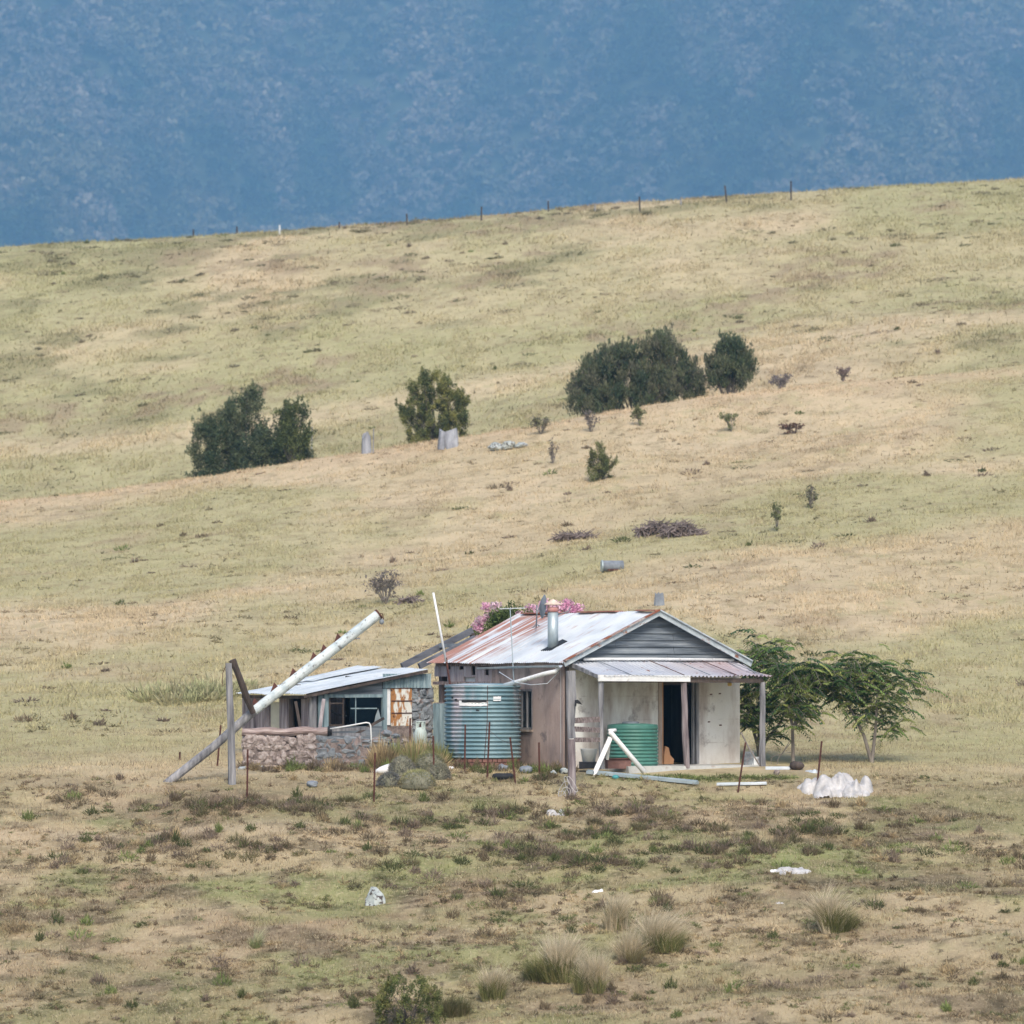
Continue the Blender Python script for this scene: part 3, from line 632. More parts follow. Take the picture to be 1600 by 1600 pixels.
twiggy('sapling', 'thin upright sapling near the right edge, upper of two', 1266, 795, 18, 38, 6, GRN + GREY, 'sapling', 110, 2)
twiggy('sapling', 'thin sapling with a leafy foot, below the upright one near the right edge', 1214, 830, 24, 42, 5, GRN, 'sapling', 120, 3)
twiggy('sapling', 'faint twiggy sapling left of the small solitary shrub', 864, 724, 16, 34, 5, GREY, 'sapling', 60, 4)
twiggy('bush', 'brown twiggy bush above the small solitary shrub', 923, 675, 20, 34, 7, GREY, 'bush', 120, 5)
twiggy('bush', 'greenish bush on the terrace edge under the widest broom shrub', 1000, 664, 32, 28, 8, GRN, 'bush', 200, 6)
twiggy('bush', 'low green bush on the slope under the rounded dark shrub', 1142, 674, 30, 30, 7, GRN, 'bush', 160, 7)
twiggy('bush', 'mauve brushy bush on the terrace right of the rounded dark shrub', 1222, 612, 36, 24, 9, [(.24, .21, .22), (.19, .17, .17)], 'bush', 260, 8, Y=200)
twiggy('bush', 'dead brown brush on the right edge of the terrace', 1318, 608, 30, 26, 8, [(.24, .18, .16)], 'bush', 200, 9, Y=200)
twiggy('bush', 'brown and green scrub on the terrace left of the broom shrubs', 845, 678, 34, 28, 9, GREY + GRN, 'bush', 200, 10)
twiggy('bush', 'rust brown bush low on the right of the upper slope', 1238, 678, 34, 16, 8, [(.17, .10, .08), (.13, .08, .06)], 'bush', 220, 11)
def brush(label, px, py, w, h, n, seed):
    q = hit(px, py); s = q.y / F; e = empty('brush_pile', q, 0, label, 'brush pile'); mb = MB(); r_ = random.Random(seed)
    for _ in range(n):
        a = r_.uniform(-1, 1); c = Vector((a * w * s / 2, r_.uniform(-.4, .4), h * s * (1 - a * a) * r_.random() * .8)); d = Vector((r_.uniform(-1, 1), r_.uniform(-1, 1), r_.uniform(-.2, .8))) * .35
        mb.tube([c - d, c + Vector((0, 0, .06)), c + d], [.025, .02, .008], 4)
    mb.build('sticks', mat('dead_sticks', [(.3, (.13, .10, .09)), (.7, (.27, .22, .20))], 4, bump=0), e)
    return e
brush('large pile of dead mauve sticks on the mid slope, right part', 1066, 838, 62, 26, 260, 1)
brush('dead stick pile just left of the large mauve pile', 1025, 834, 56, 22, 200, 2)
brush('low flat heap of dead brush left of the stick piles', 900, 842, 66, 9, 170, 3)
brush('dead stick heap lying among weeds on the slope by the leafless bush', 640, 943, 30, 9, 70, 4)

# tussocks: thick fountain of blades
def tussock(label, px, base, w, h, cols, tipcols, n=1100, seed=0, group='tussocks in the foreground'):
    q = hit(px, base - 4); s = q.y / F; W = w * s; H = h * s; r_ = np.random.RandomState(seed)
    e = empty('grass_tussock', q, 0, label, 'tussock', group)
    def fan(nn, H0, H1, R0, lean, w0, cols, nm):
        a = r_.rand(nn) * 2 * math.pi; q0 = np.sqrt(r_.rand(nn)) * R0; d = np.c_[np.cos(a), np.sin(a)]; sc_ = r_.randint(0, 5, nn); sub = r_.randn(5, 2) * R0 * .55; hs = .62 + .5 * r_.rand(5); ls = r_.randn(5, 2) * .16 * H1
        hgt = (H0 + (H1 - H0) * r_.rand(nn)) * hs[sc_]; ln = lean * (.25 + .75 * r_.rand(nn)) * (q0 / R0 + .25)
        base_ = np.c_[d * q0[:, None] * .6 + sub[sc_], np.full(nn, -.03)]
        mid = base_ + np.c_[d * (ln * .30)[:, None] + ls[sc_] * .3, hgt * .62]; tip = base_ + np.c_[d * ln[:, None] + ls[sc_], hgt] + r_.randn(nn, 3) * .035
        tip[:, 0] += .05 * H1
        sd = np.c_[-np.sin(a + r_.randn(nn)), np.cos(a + r_.randn(nn)), np.zeros(nn)] * w0 / 2
        V = np.stack([base_ - sd, base_ + sd, mid + sd * .8, mid - sd * .8], 1); V2 = np.stack([mid - sd * .8, mid + sd * .8, tip + sd * .1, tip - sd * .1], 1)
        cl = np.array(cols)[r_.choice(len(cols), nn)] * (.7 + .6 * r_.rand(nn))[:, None]
        return np_mesh(nm, np.concatenate([V, V2]).reshape(-1, 3), 4, np.concatenate([np.repeat(cl, 4, 0)] * 2), M['blade'], e)
    fan(n, H * .25, H * .62, W * .30, W * .42, .011, cols, 'leaf_blades')
    if tipcols: fan(int(n * 1.1), H * .5, H * 1.04, W * .26, W * .46, .009, tipcols, 'seed_stems')
    return e
TG = [(.19, .21, .08), (.27, .28, .11), (.38, .34, .16), (.14, .15, .06)]; TS = [(.66, .57, .40), (.74, .65, .48), (.56, .47, .32)]
tussock('small tussock with tall pale seed stems, furthest up of the group', 965, 1457, 46, 62, TG, TS, 900, 1)
tussock('wide tussock with green skirt and pale plumes, middle of the group', 1035, 1490, 88, 76, TG, TS, 2000, 2)
tussock('straw coloured tussock tucked under the left side of the widest one', 982, 1505, 50, 58, [(.36, .31, .17), (.28, .25, .13)], TS, 800, 3)
tussock('broad pale plumed tussock left of the group', 878, 1537, 80, 78, TG, TS, 1800, 4)
tussock('compact tussock with dark green base below the broad plumed one', 928, 1553, 58, 66, TG, TS, 1200, 5)
tussock('single tussock with pale stems beside the dark green clump', 770, 1566, 50, 64, TG, TS, 1000, 6)
tussock('olive green tussock without plumes touching the leafy bush', 710, 1590, 58, 52, [(.12, .13, .055), (.18, .17, .08), (.24, .20, .11)], None, 1300, 7)
tussock('tussock alone at the far right of the foreground', 1300, 1460, 68, 76, TG, TS, 1500, 8)
tussock('small fresh green tuft alone in the lower left foreground', 400, 1485, 26, 34, [(.26, .32, .13), (.34, .36, .18)], [(.5, .48, .3)], 240, 9)
tussock('low brown tussock below the white rags, left of a pair', 930, 1294, 34, 26, [(.22, .17, .10), (.28, .23, .14), (.16, .15, .08)], None, 650, 10)
tussock('low brown tussock below the white rags, right of a pair', 997, 1300, 34, 26, [(.20, .17, .09), (.26, .23, .13), (.16, .15, .08)], None, 650, 11)
tussock('olive tuft between the two nearest pickets', 545, 1256, 40, 22, [(.20, .19, .09), (.25, .22, .12)], None, 550, 12)
tussock('dark tuft behind the leftmost picket row near the stone wall', 505, 1182, 44, 30, [(.16, .15, .08), (.22, .18, .11)], None, 600, 13)
q = hit(642, 1600)
bush_from(642, 1600, q.y, [(592, 1600), (588, 1560), (600, 1532), (622, 1528), (640, 1538), (662, 1522), (680, 1540), (690, 1570), (696, 1604)], 110, 8, 9000, .028, [(.07, .09, .035), (.11, .14, .05), (.18, .21, .07), (.27, .26, .10)], 'leafy dark green bush at the bottom edge beside the olive tussock', 20, .5, .45, .012, 'bush')

# cushion shrubs beside the tank
def cushion(label, px, base, w, h, cols, seed):
    q = hit(px, base - 2); s = q.y / F; W = w * s; H = h * s; e = empty('cushion_shrub', q, 0, label, 'shrub', 'cushion shrubs before the water tank'); r_ = np.random.RandomState(seed)
    mb = MB().blob((0, 0, .0), (W * .46, W * .42, H * .92), 3, .10, 1.4, seed, flat=.15); mb.build('mound', mat('cushion_core', [(.3, (.13, .135, .09)), (.7, (.24, .23, .17))], 6, bump=.6), e, True)
    n = 1500; d = r_.randn(n, 3); d /= np.linalg.norm(d, axis=1)[:, None]; d[:, 2] = np.abs(d[:, 2]); c = d * np.array([W * .46, W * .42, H * .92])
    b = np.cross(d, r_.randn(n, 3)); b /= np.linalg.norm(b, axis=1)[:, None]; top = d[:, 2][:, None]
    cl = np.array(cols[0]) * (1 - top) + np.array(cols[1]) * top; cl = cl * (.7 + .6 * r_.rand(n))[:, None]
    V = np.stack([c - b * .008, c + b * .008, c + d * (.04 + .04 * r_.rand(n))[:, None] + r_.randn(n, 3) * .012], 1).reshape(-1, 3)
    np_mesh('spikes', V, 3, np.repeat(cl, 3, 0), M['blade'], e)
cushion('greyest cushion shrub, beside the white enamel basin', 628, 1213, 44, 30, ((.17, .165, .17), (.27, .26, .20)), 1)
cushion('large olive topped cushion shrub at the back of the group', 672, 1206, 52, 30, ((.18, .175, .14), (.32, .32, .16)), 2)
cushion('low grey cushion shrub at the front left of the group', 609, 1229, 40, 20, ((.17, .17, .18), (.22, .22, .20)), 3)
cushion('yellow green cushion shrub at the front of the group', 652, 1232, 60, 27, ((.25, .22, .15), (.42, .41, .20)), 4)
cushion('small grey green cushion shrub at the right of the group', 687, 1219, 34, 24, ((.20, .19, .18), (.32, .31, .22)), 5)

# ------------------------------------------------------------------ frames
class Frame:
    def __init__(s, px, Y, z, deg):
        q = PY(px, 1050, Y); s.O = Vector((q.x, Y, z)); s.R = Matrix.Rotation(R(deg), 3, 'Z'); s.Ri = s.R.transposed(); s.deg = deg
    def _r(s, px, py): return s.Ri @ (CAM - s.O), s.Ri @ ray(px, py)
    def front(s, px, py, c=0):
        o, d = s._r(px, py); t = (c - o.y) / d.y; return o + d * t
    def side(s, px, py, c=0):
        o, d = s._r(px, py); t = (c - o.x) / d.x; return o + d * t
    def plane(s, px, py, P, N):
        o, d = s._r(px, py); P = Vector(P); N = Vector(N); t = (P - o).dot(N) / d.dot(N); return o + d * t
    def to_world(s, p): return s.O + s.R @ Vector(p)
H = Frame(881, 100, 0, 30)
fx = lambda px, c=0: H.front(px, 1100, c).x
fz = lambda px, py, c=0: H.front(px, py, c).z
sy = lambda px, c=0: H.side(px, 1100, c).y
sz = lambda px, py, c=0: H.side(px, py, c).z
Wd = fx(1156); EZ = fz(885, 1033); RIDGE = H.front(1018, 957); RX = Wd / 2; RZ = fz(1018, 958)
Y1 = sy(768); Y2 = sy(677)
house = empty('cottage', H.O, R(30), 'abandoned cottage with cream front wall, iron gable roof and small verandah', 'cottage')
T = .16
# front wall with doorway
dx0, dx1, dz = fx(1036, 0), fx(1089, 0), fz(1060, 1066)
w = MB(); w.box((0, 0, 0), (dx0, T, EZ)); w.box((dx1, 0, 0), (Wd, T, EZ)); w.box((dx0, 0.002, dz), (dx1, T - .002, EZ))
wf = w.build('front_wall', M['cream'], house, label='cream rendered front wall with doorway')
# side wall with window
wy0, wy1 = sy(832), sy(814); wz0, wz1 = sz(823, 1140), sz(823, 1077)
w = MB(); w.box((0, T, 0), (T, wy0, EZ)); w.box((0, wy1, 0), (T, Y1, EZ)); w.box((.002, wy0, 0), (T - .002, wy1, wz0)); w.box((.002, wy0, wz1), (T - .002, wy1, EZ))
w.build('side_wall', M['stucco'], house, label='pinkish stained side wall')
w = MB(); w.box((Wd - T, T, 0), (Wd, Y2, EZ)); w.box((T, Y2 - T, 0), (Wd - T, Y2, EZ)); w.build('rear_wall', M['stucco'], house)
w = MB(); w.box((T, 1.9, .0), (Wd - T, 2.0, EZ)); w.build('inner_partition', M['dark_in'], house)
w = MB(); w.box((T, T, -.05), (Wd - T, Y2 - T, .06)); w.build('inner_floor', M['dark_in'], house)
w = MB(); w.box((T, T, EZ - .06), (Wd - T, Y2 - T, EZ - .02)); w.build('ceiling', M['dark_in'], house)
# quoin strip on the corner
w = MB(); w.box((-.022, -.022, 0), (.10, .10, EZ - .05)); w.box((-.03, -.03, 0), (.10, .10, .35)); w.build('corner_strip', M['stucco'], house)
# side window
wn = MB()
for a, b, c_, d_ in ((wy0, wy1, wz0, wz0 + .05), (wy0, wy1, wz1 - .05, wz1), (wy0, wy0 + .045, wz0 + .05, wz1 - .05), (wy1 - .045, wy1, wz0 + .05, wz1 - .05), ((wy0 + wy1) / 2 - .02, (wy0 + wy1) / 2 + .02, wz0 + .05, wz1 - .05)):
    wn.box((-.01, a, c_), (.05, b, d_))
win = wn.build('window', M['grey_wood'], house)
MB().box((.03, wy0 + .05, wz0 + .05), (.036, wy1 - .05, wz1 - .05)).build('pane', M['glass'], win)
MB().box((-.05, wy0 - .04, wz0 - .05), (.04, wy1 + .04, wz0)).build('sill', M['jamb'], win)
# timber bay of the side wall
tb = MB(); yy = Y1 + .002; k = 0
while yy < Y2 - .05:
    wdt = random.uniform(.13, .24); top = EZ - .12 - random.choice((0, 0, .08, .22)); bot = 0
    a0, a1 = yy, min(yy + wdt - .014, Y2)
    if sy(742) < (a0 + a1) / 2 < sy(722): tb.box((0.01, a0, 0), (.05, a1, sz(730, 1078)), .004); tb.box((0.01, a0, sz(730, 1058)), (.05, a1, top), .004)
    elif sy(696) < (a0 + a1) / 2 < sy(680): tb.box((0.01, a0, 0), (.05, a1, sz(690, 1098)), .004); tb.box((.01, a0, sz(690, 1057)), (.05, a1, top), .004)
    else: tb.box((0.01, a0, 0), (.05, a1, top), .004)
    yy += wdt
tb.build('timber_wall', mat('pale_boards', [(.28, (.22, .18, .18)), (.5, (.42, .36, .36)), (.75, (.58, .53, .53))], 4, (1, 1, .15), bump=.7, bscale=18), house, label='vertical silver boards with gaps under the eave')
tb = MB(); tb.box((.06, Y1 + .02, EZ - .12), (.14, Y2, EZ - .02)); tb.box((-.02, Y1, 1.98), (.005, Y2, 2.06)); tb.box((.0, Y1, 0), (.1, Y1 + .0, .0)) if 0 else None
tb.build('wall_rail', M['pink_wood'], house)
cur = MB(); cur.box((.08, sy(742) + .03, sz(730, 1078)), (.09, sy(722), sz(730, 1058))); cur.build('shutter_board', M['white_paint'], house)
# roof
ohf = -.28; ov = .16; sl = (RZ - EZ) / RX
zl = EZ - ov * sl + .03
ro = MB().sheet((-ov, ohf, zl), (0, Y2 + .05 - ohf, 0), (RX + ov, 0, RZ - zl + .04), .10, .013, 8, ragged=0)
ro.build('roof', M['roof'], house, True, 'pale iron roof slope, rusty over the back bays')
ro = MB().sheet((Wd + ov, ohf, zl), (0, Y2 + .05 - ohf, 0), (-(RX + ov), 0, RZ - zl + .04), .10, .013, 8)
ro.build('roof', M['roof'], house, True)
rm_ = mat('ridge_rust', [(.3, (.26, .10, .065)), (.55, (.36, .17, .12)), (.75, (.5, .45, .42))], 1.4, bump=.2)
for i in range(7):
    a = ohf - .02 + i * .93; 
    if i not in (1, 4): MB().beam((RX, a, RZ + .065), (RX, a + .92, RZ + .065 + random.uniform(-.01, .012)), .24, .035).build('ridge_cap', rm_, house)
for i in range(2): pass
# gable boards
gb = MB(); n = 7; hz = (RZ - EZ - .02) / n
for i in range(n):
    z0 = EZ + .02 + i * hz; z1 = z0 + hz * 1.0; x0 = (z0 - EZ) / sl; x1 = (z1 - EZ) / sl
    cuts = [x0] + sorted(random.uniform(x0 + .4, Wd - x0 - .4) for _ in range(1 if i < 4 else 0)) + [Wd - x0]
    for a, b in zip(cuts[:-1], cuts[1:]):
        la = a if a > x0 else x0; P = []
        ta = x1 if a == x0 else a + .004; tb_ = Wd - x1 if b == Wd - x0 else b - .004
        aa = a + (.004 if a != x0 else 0); bb = b - (.004 if b != Wd - x0 else 0); j = random.uniform(0, .004)
        gb.hexa([(aa, -.062 - j, z0), (bb, -.062 - j, z0), (bb, -.0, z0), (aa, -.0, z0), (ta, -.022 - j, z1), (max(tb_, ta + .001), -.022 - j, z1), (max(tb_, ta + .001), 0, z1), (ta, 0, z1)])
gb.build('gable_boards', M['grey_wood_h'], house, label='weathered grey boards filling the gable')
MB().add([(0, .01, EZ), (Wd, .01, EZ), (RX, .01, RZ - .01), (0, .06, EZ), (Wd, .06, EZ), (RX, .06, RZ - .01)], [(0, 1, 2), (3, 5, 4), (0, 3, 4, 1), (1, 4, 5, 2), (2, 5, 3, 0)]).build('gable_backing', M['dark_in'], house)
MB().add([(0, Y2 - .06, EZ), (Wd, Y2 - .06, EZ), (RX, Y2 - .06, RZ - .01), (0, Y2, EZ), (Wd, Y2, EZ), (RX, Y2, RZ - .01)], [(0, 1, 2), (3, 5, 4), (0, 3, 4, 1), (1, 4, 5, 2), (2, 5, 3, 0)]).build('rear_gable', M['grey_wood_h'], house)
# barge boards and edge capping
MB().beam((-ov, ohf, zl - .03), (RX, ohf, RZ + .00), .03, .13).build('bargeboard', M['barge'], house)
MB().beam((Wd + ov, ohf, zl - .03), (RX, ohf, RZ + .00), .03, .13).build('bargeboard', M['barge'], house)
MB().beam((-ov, ohf - .01, zl + .055), (RX, ohf - .01, RZ + .075), .12, .03).build('edge_capping', M['rust_barge'], house, label='rusty capping on the left roof edge')
MB().beam((Wd + ov, ohf - .01, zl + .055), (RX, ohf - .01, RZ + .075), .12, .03).build('edge_capping', M['barge'], house)
# gutter on the left eave (half pipe)
gt = MB(); pr = [(-ov - .10 + .055 * math.cos(t), zl - .055 + .055 * math.sin(t)) for t in [math.pi + i * math.pi / 6 for i in range(7)]]
g0, g1 = ohf, Y1 + .2; vs = []; 
for k_, (yv, dzv) in enumerate(((g0, 0), (1.6, -.015), (g1, -.05))):
    vs += [(a, yv, b + dzv) for a, b in pr]
fs = []
for k_ in range(2):
    for i in range(6): fs.append((k_ * 7 + i, k_ * 7 + i + 1, (k_ + 1) * 7 + i + 1, (k_ + 1) * 7 + i))
gt.add(vs, fs); gt.build('gutter', M['galv_pale'], house, True)
# flue
nrm = Vector((-sl, 0, 1)).normalized(); fl = H.plane(864, 1012, (0, 0, EZ), nrm); ft = H.front(864, 955, fl.y)
FR = .13
fu = MB().tube([(fl.x, fl.y, fl.z - .1), (fl.x, fl.y, ft.z)], FR, 24).build('flue', M['galv'], house, True)
MB().tube([(fl.x, fl.y, ft.z - .02), (fl.x, fl.y, ft.z + .1)], FR + .012, 24).build('collar', mat('pink_rust', [(.3, (.42, .17, .15)), (.7, (.55, .32, .3))], 4), fu, True)
cp = MB().lathe([(.205, 0), (.21, .02), (.12, .08), (.02, .145)], 24, (fl.x, fl.y, ft.z + .15))
for i in range(3):
    a = i * 2.1; cp.tube([(fl.x + .11 * math.cos(a), fl.y + .11 * math.sin(a), ft.z + .08), (fl.x + .12 * math.cos(a), fl.y + .12 * math.sin(a), ft.z + .16)], .008, 5)
cp.build('cap', mat('rusty_cream_cap', [(.3, (.50, .34, .26)), (.6, (.70, .62, .52)), (.8, (.75, .7, .62))], 5), fu)
fb = MB(); a = Vector((fl.x, fl.y, fl.z)); ud = Vector((1, 0, sl)).normalized(); vd = Vector((0, 1, 0))
P = [a - ud * .24 - vd * .30, a - ud * .24 + vd * .20, a + ud * .42 + vd * .16, a + ud * .30 - vd * .26]
fb.hexa([p + nrm * .02 for p in P] + [p + nrm * .04 for p in P]); fb.build('flashing', M['black'], fu)
# verandah
VD = -1.72; vz1 = fz(1010, 1033, -.02); ve = H.front(1080, 1057, VD).z
vx0 = fx(889, 0) - .05; vx1 = fx(1209, VD)
vr = MB().sheet((vx0, VD, ve), (vx1 - vx0, 0, 0), (0, -VD - .02, vz1 - ve), .11, .020, 8, sag=.05)
V_ = house; vroof = vr.build('verandah_roof', M['ver'], V_, True, 'dull pinkish iron verandah roof')
for k_, lx in enumerate((.78, 2.25, 3.0, 3.75, 4.5)):
    MB().beam((vx0 + lx, VD + .02, ve + .035), (vx0 + lx - .0, -.06, vz1 + .03), .022, .012).build('sheet_lap', M['rust'] if k_ % 2 else M['slate'], house)
MB().beam((vx0 + .02, VD + .10, ve - .08), (vx1 - .25, VD + .10, ve - .10), .06, .11).build('verandah_beam', M['dark_wood'], V_)
MB().beam((vx0 + .03, VD + .1, ve - .05), (vx0 + .02, -.02, vz1 - .06), .05, .09).build('verandah_rafter', M['grey_wood'], V_)
MB().beam((vx1 - .30, VD + .1, ve - .06), (Wd, -.02, vz1 - .06), .05, .09).build('verandah_rafter', M['grey_wood'], V_)
a = H.front(936, 1058, VD - .02); b = H.front(1080, 1059, VD - .02)
MB().beam((a.x, VD + .03, a.z - .02), (b.x, VD + .03, b.z - .02), .03, .15).build('fascia_board', M['white_paint'], V_, label='white board along the left half of the verandah edge')
MB().beam((vx0 - .0, VD + .035, ve - .10), (vx0 + 1.6, VD + .0, ve - .05), .02, .05).build('edge_trim', M['grey_wood'], V_) if 0 else None
for (pa, pb, rr, m_, ls) in ((939, 940, .062, 'grey_wood', 1), (1068, 1073, .075, 'slab_wood', 1), (1192, 1191, .072, 'grey_wood', 1)):
    t = H.front(pa, 1066, VD + .11); b = H.front(pb, 1200, VD + .11); mb = MB(); b.z = max(-.02, .0)
    pts = [Vector(b).lerp(Vector(t), i / 6) + Vector((random.uniform(-.012, .012), 0, 0)) for i in range(7)]; mb.tube(pts, [rr * random.uniform(.9, 1.1) for _ in pts], 9, wob=.06); mb.build('post', M[m_], V_)
t = H.front(886, 1042, -.12); MB().beam((t.x, t.y, 0), (t.x, t.y, t.z), .07, .07).build('post', M['dark_wood'], V_)
a = H.front(912, 1030, -.14); b = H.front(1146, 1031, -.14)
MB().tube([a, Vector(a).lerp(b, .4) + Vector((0, 0, .01)), b], .035, 8).build('flashing_pipe', M['white_paint'], V_, True)
# slab
s0 = fx(985, VD); s1 = fx(1194, VD) ; sb = MB()
sb.hexa([(s0, VD + .05, -.12), (s1 - .1, VD + .02, -.12), (s1 + .1, .3, -.12), (s0, -.002, -.12), (s0, VD + .1, .06), (s1 - .1, VD + .05, .05), (s1 + .1, .3, .04), (s0, -.002, .055)])
sb.build('verandah_slab', mat('old_concrete', [(.3, (.33, .33, .31)), (.7, (.52, .53, .50))], 3, bump=.5, layers=[((.25, .2, .17), 3, (1, 1, 1), .55, .7, (0, 0, 0))]), V_)
# door frame and ajar door
fr = MB(); fr.box((dx0 - .14, -.03, .06), (dx0 - .045, .05, dz + .03), .004); fr.build('door_jamb', M['jamb'], house, label='brown and pale left door jamb')
fr = MB(); fr.box((dx0 - .04, -.015, .06), (dx0 - .004, .08, dz), .002); fr.build('door_jamb', M['orange'], house)
fr = MB(); fr.box((dx1 - .13, -.02, .06), (dx1 - .09, .06, dz)); fr.box((dx1 - .03, -.025, .06), (dx1 + .05, .05, dz)); fr.build('door_jamb', M['grey_wood'], house, label='grey right door jamb')
MB().box((dx0 + .0, .10, dz - .07), (dx1 - .14, .15, dz - .003)).build('door_head', M['dark_wood'], house)
MB().beam((dx1 - .12, .17, dz / 2 + .03), (dx1 - .12, .98, dz / 2 + .03), .04, dz - .08).build('door', M['door_wood'], house, label='dark door standing open inward')
# lamp under verandah roof
q = H.front(1140, 1066, VD + .4); MB().lathe([(.045, -.09), (.055, -.06), (.05, .03), (.03, .05)], 14, tuple(q)).build('lamp_shade', M['yellow'], house, True)
# wire hook marks on front wall
for a_, b_ in ((1111, 1085), (1125, 1084), (1108, 1128), (1126, 1133)):
    q = H.front(a_, b_, -.012); MB().box((q.x - .035, -.012, q.z - .012), (q.x + .03, -.004, q.z + .014), .006).build('wall_fixing', M['rust'], house)
# open roof frame behind the timber bay: two big rafters
for (a0, b0, a1, b1, yv, wd_) in ((628, 1041, 738, 985, 1.35, .16), (655, 1041, 742, 997, .55, .15)):
    p0 = H.side(a0, b0, 0.1); yv = p0.y; p1 = H.front(a1, b1, yv)
    MB().beam((p0.x, yv, p0.z), (p1.x, yv, p1.z), .09, wd_).build('rafter', mat('dark_rafter', [(.3, (.06, .065, .08)), (.7, (.20, .21, .24))], 4, (.3, 1, 1), bump=.4), house, label='exposed grey rafter of the roofless bay')
    MB().box((p0.x - .05, yv - .06, 0), (p0.x + .05, yv + .06, p0.z - .06)).build('rafter_post', M['dark_wood'], house)
    MB().box((p1.x - .05, yv - .06, 0), (p1.x + .05, yv + .06, p1.z - .07)).build('rafter_post', M['dark_wood'], house)
yr = H.side(640, 1041, .1).y
MB().beam((1.2, Y2 + .1, EZ + .42), (1.2, yr + .4, EZ + .42), .06, .1).build('purlin', M['slate'], house)

# ------------------------------------------------------------------ things on and by the roof
q = H.to_world(H.front(849, 948, fl.y + .35)); base = H.plane(838, 982, (0, 0, EZ), nrm); bw = H.to_world(base)
dish = empty('satellite_dish', bw, 0, 'grey satellite dish on thin legs standing on the roof beside the flue', 'satellite dish')
rel = q - bw; d_ = MB(); n = 20; R0 = .30; ax = Vector((.96, .22, -.1)).normalized(); e1 = Vector((0, 0, 1)).cross(ax).normalized(); e2 = ax.cross(e1)
vs = [rel - ax * .09]; fs = []
for k_, rr in enumerate((.1, .2, .30)):
    for j in range(n): vs.append(rel + (e1 * math.cos(2 * math.pi * j / n) + e2 * math.sin(2 * math.pi * j / n)) * rr - ax * (.09 * (1 - (rr / .3) ** 2)))
for j in range(n): fs.append((0, 1 + j, 1 + (j + 1) % n))
for k_ in range(2):
    for j in range(n): fs.append((1 + k_ * n + j, 1 + (k_ + 1) * n + j, 1 + (k_ + 1) * n + (j + 1) % n, 1 + k_ * n + (j + 1) % n))
d_.add(vs, fs); d_.build('reflector', M['slate'], dish, True)
st = MB(); st.tube([rel - ax * .09, rel + Vector((-.16, 0, -.18)), (0, 0, .05)], .018, 6); st.tube([(0, 0, .10), (.20, -.1, .02)], .014, 6); st.tube([(0, 0, .12), (-.24, .1, -.16)], .014, 6); st.tube([rel + Vector((-.16, 0, -.18)), rel + Vector((-.16, 0, .05))], .02, 6)
st.build('stand', M['slate'], dish)
MB().tube([rel + Vector((.02, 0, -.25)), rel + Vector((.62, -.1, -.12)), rel + Vector((.66, -.1, 0))], .012, 5).build('feed_arm', M['slate'], dish)
# antenna
a = PY(803, 1067, 101.6); b = PY(797, 950, 101.6); an = empty('tv_antenna', (a.x, a.y, 0.0), 0, 'thin television antenna mast with crossbars rising above the roof', 'antenna')
o_ = Vector((a.x, a.y, 0)); b = b - o_; MB().tube([(0, 0, 0), (a.x - o_.x, 0, a.z), b], .016, 6).build('mast', M['galv'], an)
mb = MB(); mb.beam(b + Vector((-.26, 0, -.02)), b + Vector((.36, .02, .0)), .02, .02)
for i in range(6): t = -.24 + i * .12; mb.beam(b + Vector((t, -.2 - .02 * i, -.01)), b + Vector((t + .02, .2 + .02 * i, .01)), .008, .008)
mb.build('crossbar', M['galv_pale'], an)
# white pipe standing behind the tank
a = PY(703, 1069, 102.2); b = PY(697, 1034, 102.2); c = PY(677, 926, 102.2)
e = empty('standing_pipe', (a.x, a.y, 0), 0, 'thin white pipe standing upright behind the water tank', 'pipe'); o_ = Vector((a.x, a.y, 0))
MB().tube([b - o_, c - o_], .028, 8).build('white_pipe', M['bright'], e, True); MB().tube([(.03, 0, 0), a - o_, b - o_ + Vector((0, 0, .1))], .024, 8).build('rusty_stake', M['rust'], e)
# downpipe from gutter to tank
gp = H.to_world((-ov - .1, ohf + .25, zl - .11)); a = PY(872, 1046, gp.y - .1); pts = [gp, PY(876, 1041, gp.y), PY(868, 1049, gp.y), PY(850, 1053, gp.y + .1), PY(820, 1062, 100.6), PY(788, 1071, 100.9)]
MB().tube(pts[:3] + pts[3:], .055, 10).build('overflow_pipe', M['white_paint'], None, True)
tag(bpy.data.objects['overflow_pipe'], 'white painted downpipe sloping from the eave to the water tank', 'pipe')
MB().tube([PY(873, 1050, 99.9), PY(855, 1068, 100), PY(830, 1070, 100.2), PY(805, 1066, 100.6), PY(780, 1050, 101.5)], .010, 5).build('loose_cable', M['galv_pale'])
tag(bpy.data.objects['loose_cable'], 'loose pale cable looping under the sloping downpipe', 'cable')

# flowering bush behind the roof
base = PY(800, 1180, 109.0); base.z = g(base.x, 109)
fb_ = empty('flowering_bush', base, 0, 'tall bush with pink blossom showing over the back of the cottage roof', 'bush')
bl = []; bp_ = []
for (cx, cy, w, h, k_) in ((780, 970, 40, 40, 6), (765, 990, 34, 24, 5), (800, 980, 60, 40, 6), (845, 975, 60, 40, 6), (880, 965, 50, 40, 6), (800, 1030, 110, 70, 8), (860, 1030, 90, 70, 8)):
    for _ in range(k_):
        c = PY(cx + random.gauss(0, .28) * w, cy + random.gauss(0, .28) * h, 109); bl.append((c.x - base.x, random.uniform(-.5, .5), c.z - base.z, .25, .25, .25))
for _ in range(26):
    c = PY(785 + random.gauss(0, 11), 972 + random.gauss(0, 11), 109); bl.append((c.x - base.x, random.uniform(-.75, -.3), c.z - base.z, .16, .16, .18))
crown('leaves', bl, 12000, .05, [(.07, .11, .035), (.11, .16, .05), (.16, .20, .07)], fb_, .3, .3, 3)
